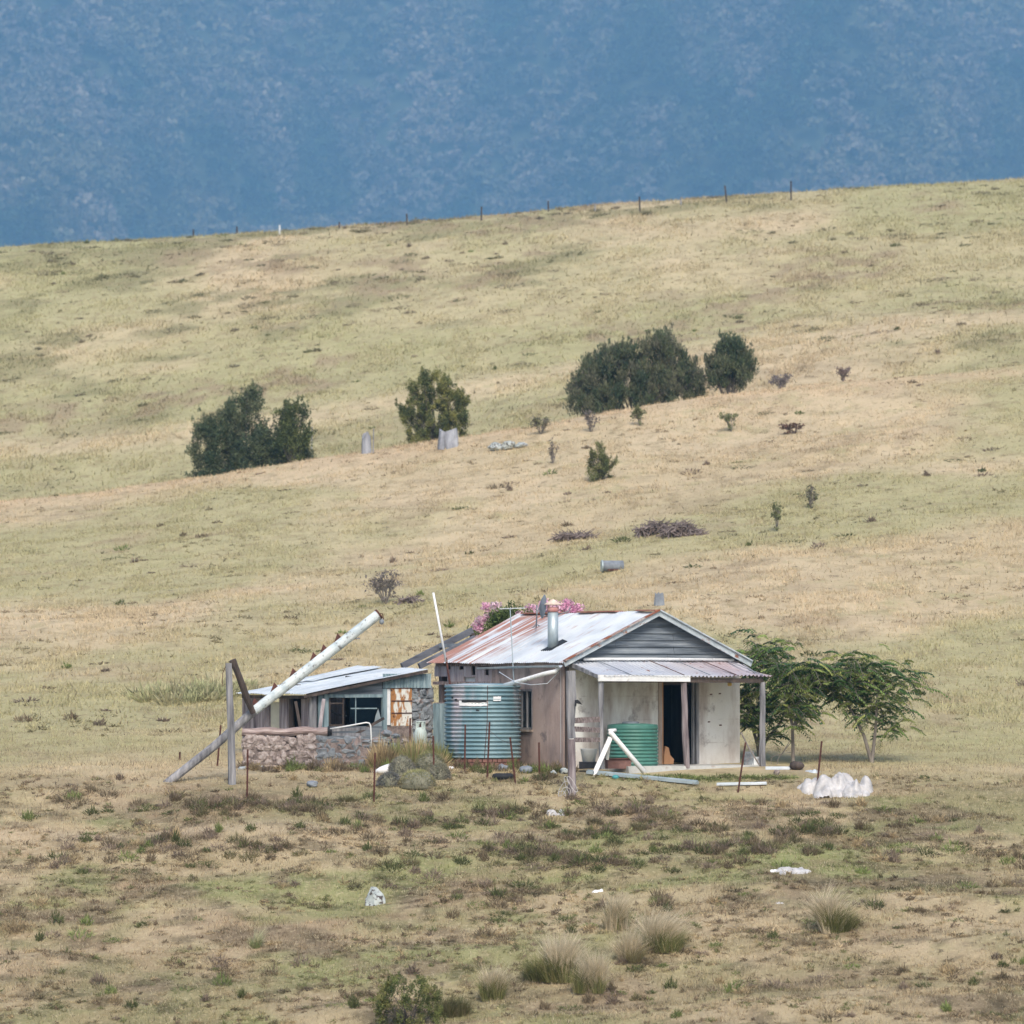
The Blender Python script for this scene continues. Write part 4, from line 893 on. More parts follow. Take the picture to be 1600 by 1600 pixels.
for (cx, cy) in [(745, 998), (752, 984), (750, 970), (768, 962), (747, 975), (760, 1000), (776, 946), (812, 960), (822, 966), (828, 953), (836, 948), (842, 958), (850, 945), (858, 955), (866, 950), (875, 944), (882, 952), (890, 946), (897, 955), (905, 952), (872, 958), (815, 967), (835, 962), (757, 965), (885, 940), (895, 962), (758, 950)]:
    c = PY(cx + random.uniform(-3, 3), cy + random.uniform(-3, 3), 108.7); bp_.append((c.x - base.x, -.3 + random.uniform(-.2, .2), c.z - base.z, .17, .15, .13))
pm = M['leaf']
crown('blossom', bp_, 5200, .036, [(.74, .42, .56), (.80, .55, .64), (.80, .64, .69), (.66, .30, .47)], fb_, 0, .1, 5)
limbs(bl, .03, fb_, seed=3, every=4)

# ------------------------------------------------------------------ water tank
tc = PY(754, 1180, 101.3); r = 58.5 / F * 101.3; zt = PY(754, 1071, 101.3).z; zb = PY(754, 1184, 101.3).z
tank = empty('water_tank', (tc.x, tc.y, 0), 0, 'large round corrugated water tank with blue grey sides and a torn slit', 'water tank')
prof = [(r * .97, zb - .0)]; n = int((zt - zb) / .0125); 
for i in range(n + 1):
    z = zb + (zt - zb) * i / n; prof.append((r + .026 * math.sin((z - zb) / .1 * 2 * math.pi), z))
prof += [(r * .99, zt + .015), (r * .5, zt + .05), (.02, zt + .06)]
MB().lathe(prof, 72, dent=.004).build('drum', M['tank'], tank, True)
MB().tube([(r * math.cos(t), r * math.sin(t), zt + .005) for t in [2 * math.pi * i / 40 for i in range(41)]], .014, 6, cap=False).build('rim', M['galv'], tank)
def patch(px0, px1, py0, py1, name, m, rr):
    mb = MB(); k_ = 8; vs = []
    for i in range(k_ + 1):
        x = ((px0 + (px1 - px0) * i / k_) - 754) / 58.5 * r; yv = -math.sqrt(max(0, rr * rr - x * x)); jz = random.uniform(-.008, .008)
        for pyv in (py0, py1): vs.append((x, yv, PY(754, pyv, 100.4).z + jz))
        for pyv in (py0, py1): vs.append((x, yv + .02, PY(754, pyv, 100.4).z + jz))
    fs = []
    for i in range(k_):
        a = i * 4; b = a + 4; fs += [(a, b, b + 1, a + 1), (a + 2, a + 3, b + 3, b + 2), (a, a + 2, b + 2, b), (a + 1, b + 1, b + 3, a + 3)]
    mb.add(vs, fs).build(name, m, tank)
patch(718, 763, 1095, 1103, 'patch', M['bright'], r + .024); patch(722, 761, 1094, 1097.5, 'slit', M['black'], r + .03); patch(771, 783, 1088, 1095, 'patch', M['bright'], r + .024)
patch(711, 715, 1092, 1095, 'hole', M['black'], r + .024); patch(744, 749, 1109, 1111, 'hole', M['black'], r + .024); patch(706, 709, 1089, 1091.5, 'hole', M['black'], r + .024)
vs = PY(762, 1071, 100.38) - Vector((tc.x, tc.y, 0)); MB().tube([(vs.x, -r - .02, zt), (vs.x - .01, -r - .024, (zt + zb) / 2), (vs.x - .08, -r - .03, zb)], .008, 5).build('seam_wire', M['rust'], tank)
bk = MB(); 
for i in range(46):
    a = 2 * math.pi * i / 46
    for j in range(2):
        p = Vector(((r - .05) * math.cos(a + j * .06), (r - .05) * math.sin(a + j * .06), zb - .055 - j * .09)); t = Vector((-math.sin(a), math.cos(a), 0)) * .052; bk.beam(p - t, p + t, .1, .075)
bk.lathe([(r - .09, zb - .30), (r - .09, zb - .006)], 32)
bk.build('brick_base', mat('old_brick', [(.3, (.14, .07, .06)), (.7, (.27, .14, .11))], 5), tank)

# green tank under the verandah
gc = PY(988.5, 1196, 100.1); gr_ = 39.5 / F * 100.1; zt2 = PY(988, 1134, 100.1).z
gt_ = empty('green_tank', (gc.x, gc.y, 0), 0, 'small green corrugated tank standing under the verandah beside the doorway', 'water tank')
prof = [(gr_ * .97, .0)]; n = 70
for i in range(n + 1):
    z = zt2 * i / n; prof.append((gr_ + .014 * math.sin(z / .085 * 2 * math.pi) * (1 if z < zt2 - .06 else .2), z))
prof += [(gr_ * .97, zt2 + .03), (gr_ * .55, zt2 + .055), (.02, zt2 + .06)]
MB().lathe(prof, 64).build('drum', M['green_iron'], gt_, True)
MB().lathe([(.20, zt2 + .04), (.205, zt2 + .09), (.16, zt2 + .105)], 24, (-.05, -.05, 0)).build('lid', M['slate'], gt_)

# ------------------------------------------------------------------ white pipe trestle
o_ = hit(960, 1203); Yt = 98.45; o_ = Vector((PY(960, 1203, Yt).x, Yt, g(PY(960, 1203, Yt).x, Yt))); tr = empty('pipe_trestle', (o_.x, Yt, o_.z), 0, 'broken trestle of white pipes leaning in front of the green tank', 'pipe trestle'); O = Vector((o_.x, Yt, o_.z))
L = lambda a, b, dy=0: PY(a, b, Yt + dy) - O
MB().tube([L(952, 1143), L(956, 1147), L(1007, 1207, -.1)], .062, 10).build('pipe', M['pvc'], tr, True)
MB().tube([L(962, 1141, .1), L(951, 1142)], .045, 10).build('pipe', M['pvc'], tr, True)
MB().beam(L(954, 1152), L(930, 1206, -.1), .11, .03, (0, 1, 0)).build('plank', M['bright'], tr)
MB().beam(L(953, 1152, .1), L(949, 1187, .35), .07, .03, (0, 1, 0)).build('plank', M['white_paint'], tr)
MB().beam(L(932, 1200, -.12), L(927, 1222, -.3), .06, .03, (0, 1, 0)).build('plank', M['bright'], tr)

# ------------------------------------------------------------------ timber post with rails in front of the corner
pb = hit(894, 1243); yp = pb.y; e = empty('gate_post', pb, 0, 'thick grey timber gate post in front of the cottage corner', 'post')
L = lambda a, b: PY(a, b, yp) - pb
pts = [Vector((0, 0, -.1)), L(893.5, 1200), L(893, 1155)]; MB().tube(pts, [.10, .095, .092], 10, wob=.05).build('lower_post', M['slab_wood'], e)
pts = [L(893.5, 1154) + Vector((0, .06, 0)), L(892, 1135) + Vector((0, .06, 0)), L(892, 1120) + Vector((0, .06, 0)), L(893, 1090) + Vector((0, .06, 0)), L(892, 1048) + Vector((0, .06, 0))]
MB().tube(pts, [.10, .085, .105, .12, .115], 10, wob=.06).build('upper_post', M['grey_wood'], e)
for (a, b, c, d, h) in ((896, 1126, 936, 1124, .13), (896, 1139, 936, 1141, .12), (898, 1156, 936, 1156, .11)):
    p0 = PY(a, b, yp + .15) - pb; p1 = PY(c, d, 98.6) - pb; MB().beam(p0, p1, .04, h).build('rail', M['pink_wood'], e)
MB().add([tuple(L(*k_) + Vector((0, -.13, 0))) for k_ in ((898, 1094), (903, 1093), (910, 1101), (901, 1099), (900, 1104), (898, 1103))] + [tuple(L(*k_) + Vector((0, -.10, 0))) for k_ in ((898, 1094), (903, 1093), (910, 1101), (901, 1099), (900, 1104), (898, 1103))],
         [(0, 1, 2, 3, 4, 5), (11, 10, 9, 8, 7, 6)] + [(i, (i + 1) % 6, (i + 1) % 6 + 6, i + 6) for i in range(6)]).build('hinge', M['black'], e)
# coil of wire hanging on post
mb = MB()
for k_ in range(5):
    pts = []
    for i in range(25):
        t = i / 24 * 2 * math.pi; ca = (-.5, .35, -.15, .55, .1)[k_]; c_ = L((880, 888, 884, 894, 878)[k_], (1232, 1228, 1240, 1225, 1243)[k_]); ex = math.cos(t) * (.07, .05, .11, .05, .08)[k_]; ez = math.sin(t) * (.22, .27, .17, .24, .13)[k_] * (1 + .15 * math.cos(2 * t)); pts.append(c_ + Vector((ex * math.cos(ca) - ez * math.sin(ca), -.12 - .02 * k_, ex * math.sin(ca) + ez * math.cos(ca))))
    mb.tube(pts, .007, 5, cap=False)
mb.build('wire_coil', M['plastic']); o = bpy.data.objects['wire_coil']; o.location = pb; tag(o, 'coils of pale wire hanging at the foot of the thick gate post', 'wire coil')

# ------------------------------------------------------------------ shed
Sd = Frame(489, 102.3, 0, 30)
shed = empty('shed', Sd.O, R(30), 'tumbledown lean-to shed with silver slab walls and a sloping iron roof', 'shed')
za = Sd.front(480, 1085, -.2); zb_ = Sd.front(668, 1045, -.2); BK = 3.3
MB().sheet((za.x - .12, -.22, za.z), (0, BK + .4, 0), (zb_.x - za.x + .12, 0, zb_.z - za.z), .09, .012, 6).build('roof', M['galv_pale'], shed, True)
MB().beam((za.x - .1, -.2, za.z - .06), (zb_.x, -.2, zb_.z - .06), .03, .07).build('verge_board', M['dark_wood'], shed)
MB().beam((za.x + .02, -.2, za.z - .07), (za.x + .02, BK + .1, za.z - .07), .06, .08).build('eave_beam', M['dark_wood'], shed)
p0 = Sd.front(541, 1045, 2.8); p1 = Sd.front(655, 1040, 2.8)
zr = lambda x_: za.z + (x_ - za.x) / (zb_.x - za.x) * (zb_.z - za.z)
MB().sheet((zb_.x - 2.0, 2.2, zr(zb_.x - 2.0) + .06), (0, 1.3, 0), (2.0, 0, zr(zb_.x) - zr(zb_.x - 2) + .0), .09, .012, 6).build('loose_sheet', M['galv_pale'], shed, True)
# slab wall on the left side, ragged verticals with a gap
mb = MB(); yv = 0.12; i = 0
sy_ = lambda px: Sd.side(px, 1110, 0).y
while yv < sy_(381):
    wd_ = random.uniform(.13, .25); mid = yv + wd_ / 2
    if sy_(437) < mid < sy_(422) or sy_(468) < mid < sy_(456): pass
    else: mb.box((random.uniform(-.02, .02), yv, 0), (.05 + random.uniform(-.01, .01), yv + wd_ - .008, zr(0) - .12 + random.uniform(-.05, .0)), .008)
    yv += wd_
mb.build('slab_wall', M['slab_wood'], shed)
MB().box((.16, sy_(474), .0), (.20, sy_(446), 1.72)).build('shade_screen', M['dark_in'], shed)  # added dark sheet behind the slab gap, standing in for the shade inside
MB().box((.02, sy_(437), .55), (.03, sy_(422), 1.55)).build('pale_sheet', mat('pale_sheeting', [(.3, (.40, .39, .30)), (.7, (.52, .50, .40))], 3), shed)
MB().tube([(.0, .0, 0), (.01, 0, .9), (0, .01, zr(0) - .04)], [.10, .095, .09], 9, wob=.05).build('corner_post', M['grey_wood'], shed)
MB().tube([(.03, sy_(455), 0), (.0, sy_(455), zr(0) - .08)], [.08, .07], 8, wob=.05).build('wall_post', M['dark_wood'], shed)
# front wall
sx = lambda px: Sd.front(px, 1100, 0).x; sz_ = lambda px, py: Sd.front(px, py, 0).z
mb = MB()
for a, b in ((497, 505), (505.5, 513)): mb.box((sx(a), -.02, 0), (sx(b), .03, zr(sx(a)) - .10), .004)
mb.build('plank_wall', M['blue_iron'], shed)
mb = MB(); x0_, x1_ = sx(513.5), sx(597)
mb.hexa([(x0_, -.01, sz_(520, 1086)), (x1_, -.01, sz_(590, 1085)), (x1_, .03, sz_(590, 1085)), (x0_, .03, sz_(520, 1086)), (x0_, -.01, zr(x0_) - .07), (x1_, -.01, zr(x1_) - .07), (x1_, .03, zr(x1_) - .07), (x0_, .03, zr(x0_) - .07)])
mb.build('upper_cladding', M['grey_wood_h'], shed)
MB().box((x0_, -.03, sz_(520, 1090)), (x1_, .0, sz_(520, 1085)), .0).build('window_head', M['blue_iron'], shed)
mb = MB(); mb.box((x0_, -.02, 0), (x1_, .03, sz_(550, 1135)), .004); mb.build('lower_cladding', M['grey_wood_h'], shed)
# window: bars, glass, torn curtain
mb = MB(); 
for (a, b, c, d) in ((513.5, 516, 1086, 1135), (535, 537, 1086, 1135), (516, 535, 1098, 1100), (516, 535, 1132, 1135)): mb.box((sx(a), -.012, sz_(a, d)), (sx(b), .02, sz_(a, c)))
wn_ = mb.build('window', M['dark_wood'], shed)
mb = MB(); mb.box((sx(549), .03, sz_(549, 1108)), (sx(590), .04, sz_(549, 1106))); mb.box((sx(556), .03, sz_(549, 1134)), (sx(557.5), .04, sz_(549, 1088))); mb.build('glazing_bar', M['blue_iron'], wn_)
MB().box((sx(548), .045, sz_(548, 1134)), (sx(596), .05, sz_(548, 1087))).build('pane', M['glass'], wn_)
q = [Sd.front(*k_, .02) for k_ in ((583, 1138), (597, 1138), (597, 1130), (591, 1107), (587, 1118))]
MB().add([tuple(k_) for k_ in q] + [tuple(k_ + Vector((0, .006, 0))) for k_ in q], [(0, 1, 2, 3, 4), (9, 8, 7, 6, 5)] + [(i, (i + 1) % 5, (i + 1) % 5 + 5, i + 5) for i in range(5)]).build('torn_curtain', mat('dingy_cloth', [(.3, (.13, .17, .19)), (.7, (.28, .33, .35))], 3), shed)
mb = MB(); mb.tube([Sd.front(514, 1108, .3), Sd.front(526, 1116, .3), Sd.front(541, 1119, .35)], .03, 6); mb.build('fallen_batten', M['black'], shed)
# blue iron panel, window frame with rusted sheet, stone pier
MB().sheet((sx(597), -.04, sz_(600, 1075)), (sx(672) - sx(597), 0, 0), (0, 0, zr(sx(632)) - .02 - sz_(600, 1075)), .09, .012, 2).build('blue_panel', M['blue_iron'], shed, True)
MB().box((sx(597), -.03, 0), (sx(604), .05, sz_(600, 1076)), .003).build('window_post', M['blue_iron'], shed)
MB().box((sx(604.5), .0, sz_(605, 1133)), (sx(610), .04, sz_(605, 1076)), .003).build('window_post', M['white_paint'], shed)
mb = MB(); mb.box((sx(610.5), -.02, sz_(611, 1134)), (sx(643), .0, sz_(611, 1075)))
rsx = mb.build('rusted_sheet', M['rust_sheet'], shed, label='white sheet blotched with orange rust filling a window')
for pyv in (1075, 1095, 1114): MB().box((sx(611), -.035, sz_(611, pyv + 1)), (sx(643), -.022, sz_(611, pyv - .6))).build('bar', M['rust'], rsx)
mb = MB(); 
def stones(mb, x0, x1, z0, z1, y0, y1, sw, sh, seed, jag=0.0):
    r_ = random.Random(seed); nx = max(2, int((x1 - x0) / sw)); nz = max(2, int((z1 - z0) / sh)); k_ = 0
    for iz in range(nz + 1):
        for ix in range(nx + 1):
            cx = x0 + (ix + (.5 if iz % 2 else 0) + r_.uniform(-.3, .3)) * sw; cz = z0 + (iz + .35 + r_.uniform(-.3, .3)) * sh
            w_ = sw * r_.uniform(.50, .80); h_ = sh * r_.uniform(.55, .95)
            if r_.random() < .22: w_ *= .55; h_ *= 1.5
            cx = min(max(cx, x0 + w_ * .7), x1 - w_ * .7); cz = min(cz, z1 - h_ * .7 + r_.uniform(-jag, jag)); k_ += 1
            mb.blob((cx, y0 + .07, cz), (w_, .066 + r_.uniform(0, .03), h_), 2, .40, 1.9, seed * 50 + k_)
stones(mb, sx(643.5), sx(676), 0, sz_(650, 1074), -.03, .15, .25, .14, 4); mb.build('stone_pier', M['stone_grey'], shed)
mb = MB(); mb.box((sx(643.5), .01, 0), (sx(676), .14, sz_(650, 1074))); mb.build('pier_mortar', M['mortar'], shed)
mb = MB(); mb.box((sx(604.5), -.025, 0), (sx(643), .05, sz_(620, 1134.5))); mb.build('sill_wall', M['mortar'], shed)
mb = MB(); mb.sheet((sx(676.5), -.0, 0.05), (sx(698) - sx(676.5), 0, 0), (0, 0, sz_(690, 1099) - .05), .12, .008, 2); mb.build('lower_panel', M['blue_iron'], shed, True)
mb = MB(); mb.box((-.05, BK, 0), (sx(540) + .1, BK + .05, .9)); mb.box((sx(575), BK, 0), (zb_.x, BK + .05, zr(sx(600)) - .1)); mb.build('rear_wall', M['slab_wood'], shed)
mb = MB(); q0 = Sd.front(541, 1090, 1.7).x; mb.box((q0, 1.7, 0), (zb_.x, 1.75, 2.2)); mb.build('inner_wall', M['dark_in'], shed)

# loose timber leaning on the shed
for (a, b, c_, d_, w_, m_, lab) in ((498, 1150, 506, 1092, .09, 'slab_wood', 'grey board leaning beside the shed corner post'), (470, 1140, 462, 1096, .07, 'dark_wood', 'dark broken board leaning in the gap of the slab wall'), (549, 1150, 600, 1122, .07, 'dark_wood', 'dark fallen batten across the lower shed window')):
    q = PY(a, b, 101.9); p1 = PY(c_, d_, 102.15); e = empty('loose_board', q, 0, lab, 'board'); MB().beam((0, 0, -.02), p1 - q, w_, .025, (0, 1, 0)).build('plank', M[m_], e)
# ------------------------------------------------------------------ low stone wall, log, bent rail
sw = Frame(378, 100.6, 0, 3); e = empty('stone_wall', sw.O, R(3), 'low dry stone wall in front of the shed, pink stone left and grey right', 'stone wall')
wx = lambda px: sw.front(px, 1160).x; wz = lambda py: sw.front(450, py).z
mb = MB(); stones(mb, 0.04, wx(492), -.05, wz(1151), 0, .3, .24, .15, 8, .03); mb.build('pink_stones', M['stone'], e)
mb = MB(); stones(mb, wx(493), wx(600), -.05, wz(1152), .03, .3, .30, .13, 9, .05); mb.build('grey_stones', M['stone_grey'], e)
mb = MB(); mb.box((.06, .045, -.05), (wx(598), .28, wz(1155))); mb.build('mortar', M['mortar'], e)
mb = MB(); n = 14; pts = []
for i in range(n + 1):
    q = sw.front(378 + (512 - 378) * i / n, 1144 + 1.2 * math.sin(i * 1.1) - .12 * i, .12); pts.append(sw.to_world(q))
lg = empty('log', pts[0], 0, 'long barkless pink log lying along the top of the stone wall', 'log'); pts = [p - pts[0] for p in pts]
mb.tube(pts, [.085] + [.105 + random.uniform(-.012, .012) for _ in range(n)], 12, wob=.06); mb.build('stem', M['pink_wood'], lg)
MB().tube([pts[-1] + Vector((-.0, 0, 0)), pts[-1] + Vector((.10, 0, 0))], [.118, .10], 12, wob=.08).build('burnt_end', M['black'], lg, label='blackened end of the log')
e = empty('bent_rail', sw.to_world(sw.front(515, 1145, .1)), 0, 'bent white pipe rail over the grey end of the stone wall', 'rail'); O = Vector(e.location)
MB().tube([sw.to_world(sw.front(a, b, .05)) - O for a, b in ((515, 1139), (545, 1134), (572, 1129), (577, 1130), (579, 1134), (580, 1150), (580, 1168))], .018, 8).build('pipe', M['pvc'], e, True)
for (a, b, c, d, nm) in ((517, 1141, 577, 1138, 0), (517, 1147, 572, 1148, 1)):
    q0 = sw.to_world(sw.front(a, b, .2)); q1 = sw.to_world(sw.front(c, d, .2)); ee = empty('loose_board', q0, 0, ['grey board, upper of two under the bent white rail', 'grey board, lower of two under the bent white rail'][nm], 'board')
    MB().beam((0, 0, 0), q1 - q0, .04, .07).build('plank', M['grey_wood'], ee)
# tumbled stones right of the wall
rr = [(588, 1156, 15), (604, 1146, 17), (618, 1150, 14), (632, 1158, 13), (595, 1170, 16), (612, 1166, 18), (628, 1172, 14), (600, 1183, 18), (620, 1186, 16), (640, 1178, 14), (606, 1158, 12), (590, 1185, 15)]
hp = empty('rubble_heap', PY(612, 1195, 101.3) * 1.0, 0, 'heap of dark rubble stones between the shed window and the weeds', 'rubble'); hp.location.z = 0; O = Vector(hp.location)
for i, (a, b, s_) in enumerate(rr):
    c = PY(a, b, 101.3) - O; MB().blob(tuple(c), (s_ / 130, .2, s_ / 200), 2, .25, 1.3, i).build('stone', M['stone_grey'] if i % 3 else M['stone'], hp)
MB().blob((0, .1, .22), (.46, .3, .34), 2, .2, 1.3, 44).build('core_stone', M['stone_grey'], hp)

# ------------------------------------------------------------------ leaning pole, prop post and brace
a = PY(268, 1199, 97.6); a.z = g(a.x, a.y) ; b = PY(398, 1110, 97.9); c = PY(591, 960, 98.4)
pole = empty('leaning_pole', a, 0, 'long pole leaning up over the shed, bare timber below and white above', 'pole'); O = a
MB().tube([(-.14, 0, -.06), Vector((b - O)) * .5 + Vector((0, 0, -.02)), b - O], [.10, .10, .105], 12, wob=.03).build('timber_butt', M['grey_wood'], pole)
MB().tube([b - O - (c - b).normalized() * .02, (b + c) / 2 - O, c - O], [.112, .124, .118], 14, wob=.015).build('white_shaft', M['pole_white'], pole)
dr = (c - b).normalized()
for t in (.02, .18, .33, .58, .68, .82):
    pp = b.lerp(c, t if t < .5 else t * .82 + .02) - O; nn = Vector((-dr.z, 0, dr.x)); mb = MB(); s_ = pp + nn * .115
    mb.add([tuple(s_ - dr * .20 + Vector((0, -.05, 0)) - nn * .07), tuple(s_ + dr * .12 + Vector((0, -.05, 0)) - nn * .06), tuple(s_ + dr * .10 + nn * .13 + Vector((0, -.0, 0))), tuple(s_ - dr * .16 + Vector((0, .03, 0)) - nn * .03), tuple(s_ + dr * .10 + Vector((0, .03, 0)) - nn * .02), tuple(s_ + dr * .10 + nn * .13 + Vector((0, .02, 0)))],
           [(0, 1, 2), (5, 4, 3), (0, 3, 4, 1), (1, 4, 5, 2), (2, 5, 3, 0)]); mb.build('foot_spike', M['rust'], pole)
for t in (.30, .56, .78):
    pp = b.lerp(c, t) - O; nn = Vector((-dr.z, 0, dr.x)); MB().tube([pp - nn * .09, pp - nn * .19 + dr * .12], [.022, .012], 5).build('foot_spike', M['stump'], pole)
MB().tube([c - O - dr * .01, c - O + dr * .035], [.135, .13], 14).build('end_cap', M['rust'], pole)
lm = MB().tube([c - O + dr * .03, c - O + Vector((.10, 0, .02)), c - O + Vector((.13, 0, -.12))], .012, 6).build('lamp_bracket', M['rust'], pole)
MB().blob(tuple(c - O + Vector((.08, 0, -.17))), (.06, .06, .075), 2, .05).build('lamp', M['slate'], lm, True)
q = hit(363, 1191); yq = 97.3; q = Vector((PY(363, 1191, yq).x, yq, g(PY(363, 1191, yq).x, yq)))
e = empty('prop_post', q, 0, 'upright pale grey post crossing the lower part of the leaning pole', 'post')
L = lambda a, b, dy=0: PY(a, b, yq + dy) - q
MB().tube([(0, 0, -.1), L(361, 1140), L(359, 1090), L(357, 1036)], [.10, .085, .08, .078], 10, wob=.05).build('shaft', M['grey_wood'], e)
MB().tube([L(353, 1040), L(348, 1052), L(347, 1073)], .008, 5).build('wire', M['rust'], e)
o_ = PY(396, 1114, 97.75); e = empty('brace_log', o_, 0, 'dark log slanting from the top of the grey post down to the leaning pole', 'log')
pts = [PY(363, 1031, 97.35) - o_, PY(370, 1048, 97.4) - o_, PY(380, 1075, 97.5) - o_, PY(386, 1092, 97.6) - o_, Vector((0, -.05, 0))]
MB().tube(pts, [.085, .075, .082, .08, .07], 10, wob=.07).build('stem', M['dark_wood'], e)
MB().tube([pts[2], pts[2] + Vector((.06, -.06, .10))], [.02, .008], 5).build('stub', M['dark_wood'], e)

# ------------------------------------------------------------------ steel pickets
pk = [((386, 1251), (387, 1171), 'rusty picket in front of the left end of the stone wall'),
      ((584, 1253), (586, 1176), 'rusty picket left of the cushion shrubs'),
      ((427, 1185), (428, 1141), 'short picket against the middle of the pink stone wall'),
      ((339, 1197), (345, 1133), 'leaning picket left of the upright grey post'),
      ((281, 1188), (281, 1175), 'tiny picket stub at the far left edge'),
      ((640, 1195), (641, 1122), 'picket in the tall weeds in front of the gas bottle'),
      ((678, 1208), (677, 1150), 'picket in front of the left side of the water tank'),
      ((726, 1206), (727, 1132), 'picket before the middle of the water tank, left of a pair'),
      ((761, 1216), (765, 1128), 'taller picket before the middle of the water tank, right of a pair'),
      ((806, 1224), (797, 1152), 'picket leaning left beside the right side of the water tank'),
      ((843, 1214), (842, 1160), 'thin dark picket in front of the pinkish side wall'),
      ((1152, 1239), (1165, 1160), 'rusty picket leaning right in front of the verandah corner'),
      ((1275, 1237), (1284, 1158), 'picket standing in the white plastic heap')]
picks = []
for (b, t, lab) in pk:
    q = hit(*b); tt = PY(t[0], t[1], q.y) - q; e = empty('steel_picket', q, 0, lab, 'picket', 'rusty steel pickets around the yard')
    m_ = MB(); m_.beam((0, 0, -.1), tt, .042, .012, (0, 1, 0)); m_.beam((0, -.014, -.1), tt + Vector((0, -.014, 0)), .012, .04, (0, 1, 0)); m_.build('blade', M['rust'], e); picks.append((q, tt))
def wire(i, j, f, lab, sag=.05):
    a = picks[i][0] + picks[i][1] * f; b = picks[j][0] + picks[j][1] * f; m_ = MB().tube([a, (a + b) / 2 - Vector((0, 0, sag)), b], .004, 4); o = m_.build('fence_wire', M['rust']); tag(o, lab, 'wire')
wire(8, 9, .85, 'slack wire between the pickets before the tank')
for k_, (pa, pb_, lab) in enumerate(((( 797, 1155), (905, 1180), 0),)): pass

# ridge fence posts
rp = [(302, 366, 12, 'dark', 'short dark fence post at the far left of the ridge'), (370, 361, 12, 'dark', 'dark ridge post left of the white one'), (437, 366, 14, 'white', 'only white fence post on the ridge'), (530, 357, 10, 'dark', 'low ridge post right of the white one'),
      (636, 352, 18, 'dark', 'ridge post above the tall spiky shrub'), (752, 345, 22, 'dark', 'thin ridge post left of the middle'), (857, 331, 17, 'dark', 'ridge post just right of the middle'), (930, 331, 14, 'grey', 'pale grey post low against the ridge grass'),
      (1000, 331, 24, 'dark', 'ridge post standing above the large broom shrub'), (1064, 320, 12, 'grey', 'faint grey post between two dark ridge posts'), (1136, 318, 28, 'dark', 'thick leaning ridge post at the right'), (1236, 313, 30, 'dark', 'tallest ridge post, last before the right edge')]
for (a, b, h, cc_, lab) in rp:
    q = hit(a, b, 240, 291); 
    if q.y > 288: q = Vector((PY(a, b, 286).x, 286, g(PY(a, b, 286).x, 286)))
    s = q.y / F; e = empty('fence_post', q, 0, lab, 'fence post', 'fence posts along the ridge')
    ln = -.12 if a == 1136 else random.uniform(-.04, .04); MB().tube([(0, 0, -.2), (ln * 1.0 * h * s, 0, h * s)], [.062, .055], 6).build('shaft', {'dark': M['dark_wood'], 'white': M['white_paint'], 'grey': M['grey_wood']}[cc_], e)
for (a, b, h, lab) in ((487, 702, 35, 'thin stake right of the leftmost dark shrubs'), (583, 708, 38, 'thin stake beside the upright grey stump')):
    q = hit(a, b, 180); s = q.y / F; e = empty('stake', q, 0, lab, 'stake'); MB().tube([(0, 0, -.1), (.02, 0, h * s)], [.035, .03], 6).build('shaft', M['grey_wood'], e)

# ------------------------------------------------------------------ stumps, rocks, trough on the hill
def stump(px, py, w, h, lab, seed, pts=None, name='stump', cat='stump', m='stump'):
    q = hit(px, py); s = q.y / F; e = empty(name, q, 0, lab, cat); n = 14; mb = MB(); vs = []; r_ = random.Random(seed); K = 6
    top = [r_.uniform(.75, 1.0) for _ in range(n)]
    if pts: top = pts
    for k_ in range(K + 1):
        for j in range(n):
            t = 2 * math.pi * j / n; f = k_ / K; rr = w * s / 2 * (1.12 - .22 * f) * (1 + .10 * math.sin(3 * t + seed) + r_.uniform(-.04, .04))
            vs.append((rr * math.cos(t), rr * math.sin(t) * .8, h * s * f * top[j] - (.1 if k_ == 0 else 0)))
    fs = [(k_ * n + j, k_ * n + (j + 1) % n, (k_ + 1) * n + (j + 1) % n, (k_ + 1) * n + j) for k_ in range(K) for j in range(n)]
    vs.append((0, 0, h * s * .7)); fs += [(K * n + j, K * n + (j + 1) % n, len(vs) - 1) for j in range(n)]
    mb.add(vs, fs).build('wood', M[m], e)
    return e
stump(572, 708, 15, 34, 'upright grey tree stump between the hillside shrubs', 1, [.7, .8, .9, 1, .95, .9, .8, .7, .65, .7, .8, 1, .95, .8])
stump(699, 700, 30, 32, 'pale forked stump in front of the spiky olive shrub', 2, [1, .98, .9, .80, .82, .85, .93, .97, .88, .80, .78, .84, .9, .96])
stump(1030, 946, 15, 21, 'short dark grey stump above the cottage ridge', 3, m='slate')
q = hit(957, 892); s = q.y / F; e = empty('trough', q, R(8), 'rusty grey iron trough lying on the slope above the flue', 'trough')
MB().tube([(-17 * s, 0, .17), (17 * s, .05, .18)], [.20, .19], 16).build('drum', M['slate'], e, True); MB().tube([(-17 * s - .02, 0, .17), (-17 * s + .03, 0, .17)], .215, 16).build('rim', M['galv'], e)
MB().box((-.2, -.17, 0), (.2, -.09, .06)).build('foot', M['rust'], e)
def rock(px, py, w, h, lab, seed, m='rock', amp=.28, sub=3, group=None):
    q = hit(px, py); s = q.y / F; o = MB().blob((0, 0, h * s * .42), (w * s / 2, w * s / 2 * .8, h * s * .55), sub, amp, 1.1, seed).build('rock', M[m]); o.location = q; tag(o, lab, 'rock', group); return o
rock(776, 704, 26, 12, 'flat pale rock, left of three on the terrace', 1); rock(795, 702, 22, 14, 'pale rock, tallest of three on the terrace', 2); rock(815, 699, 18, 8, 'small pale rock, right of three on the terrace', 3)
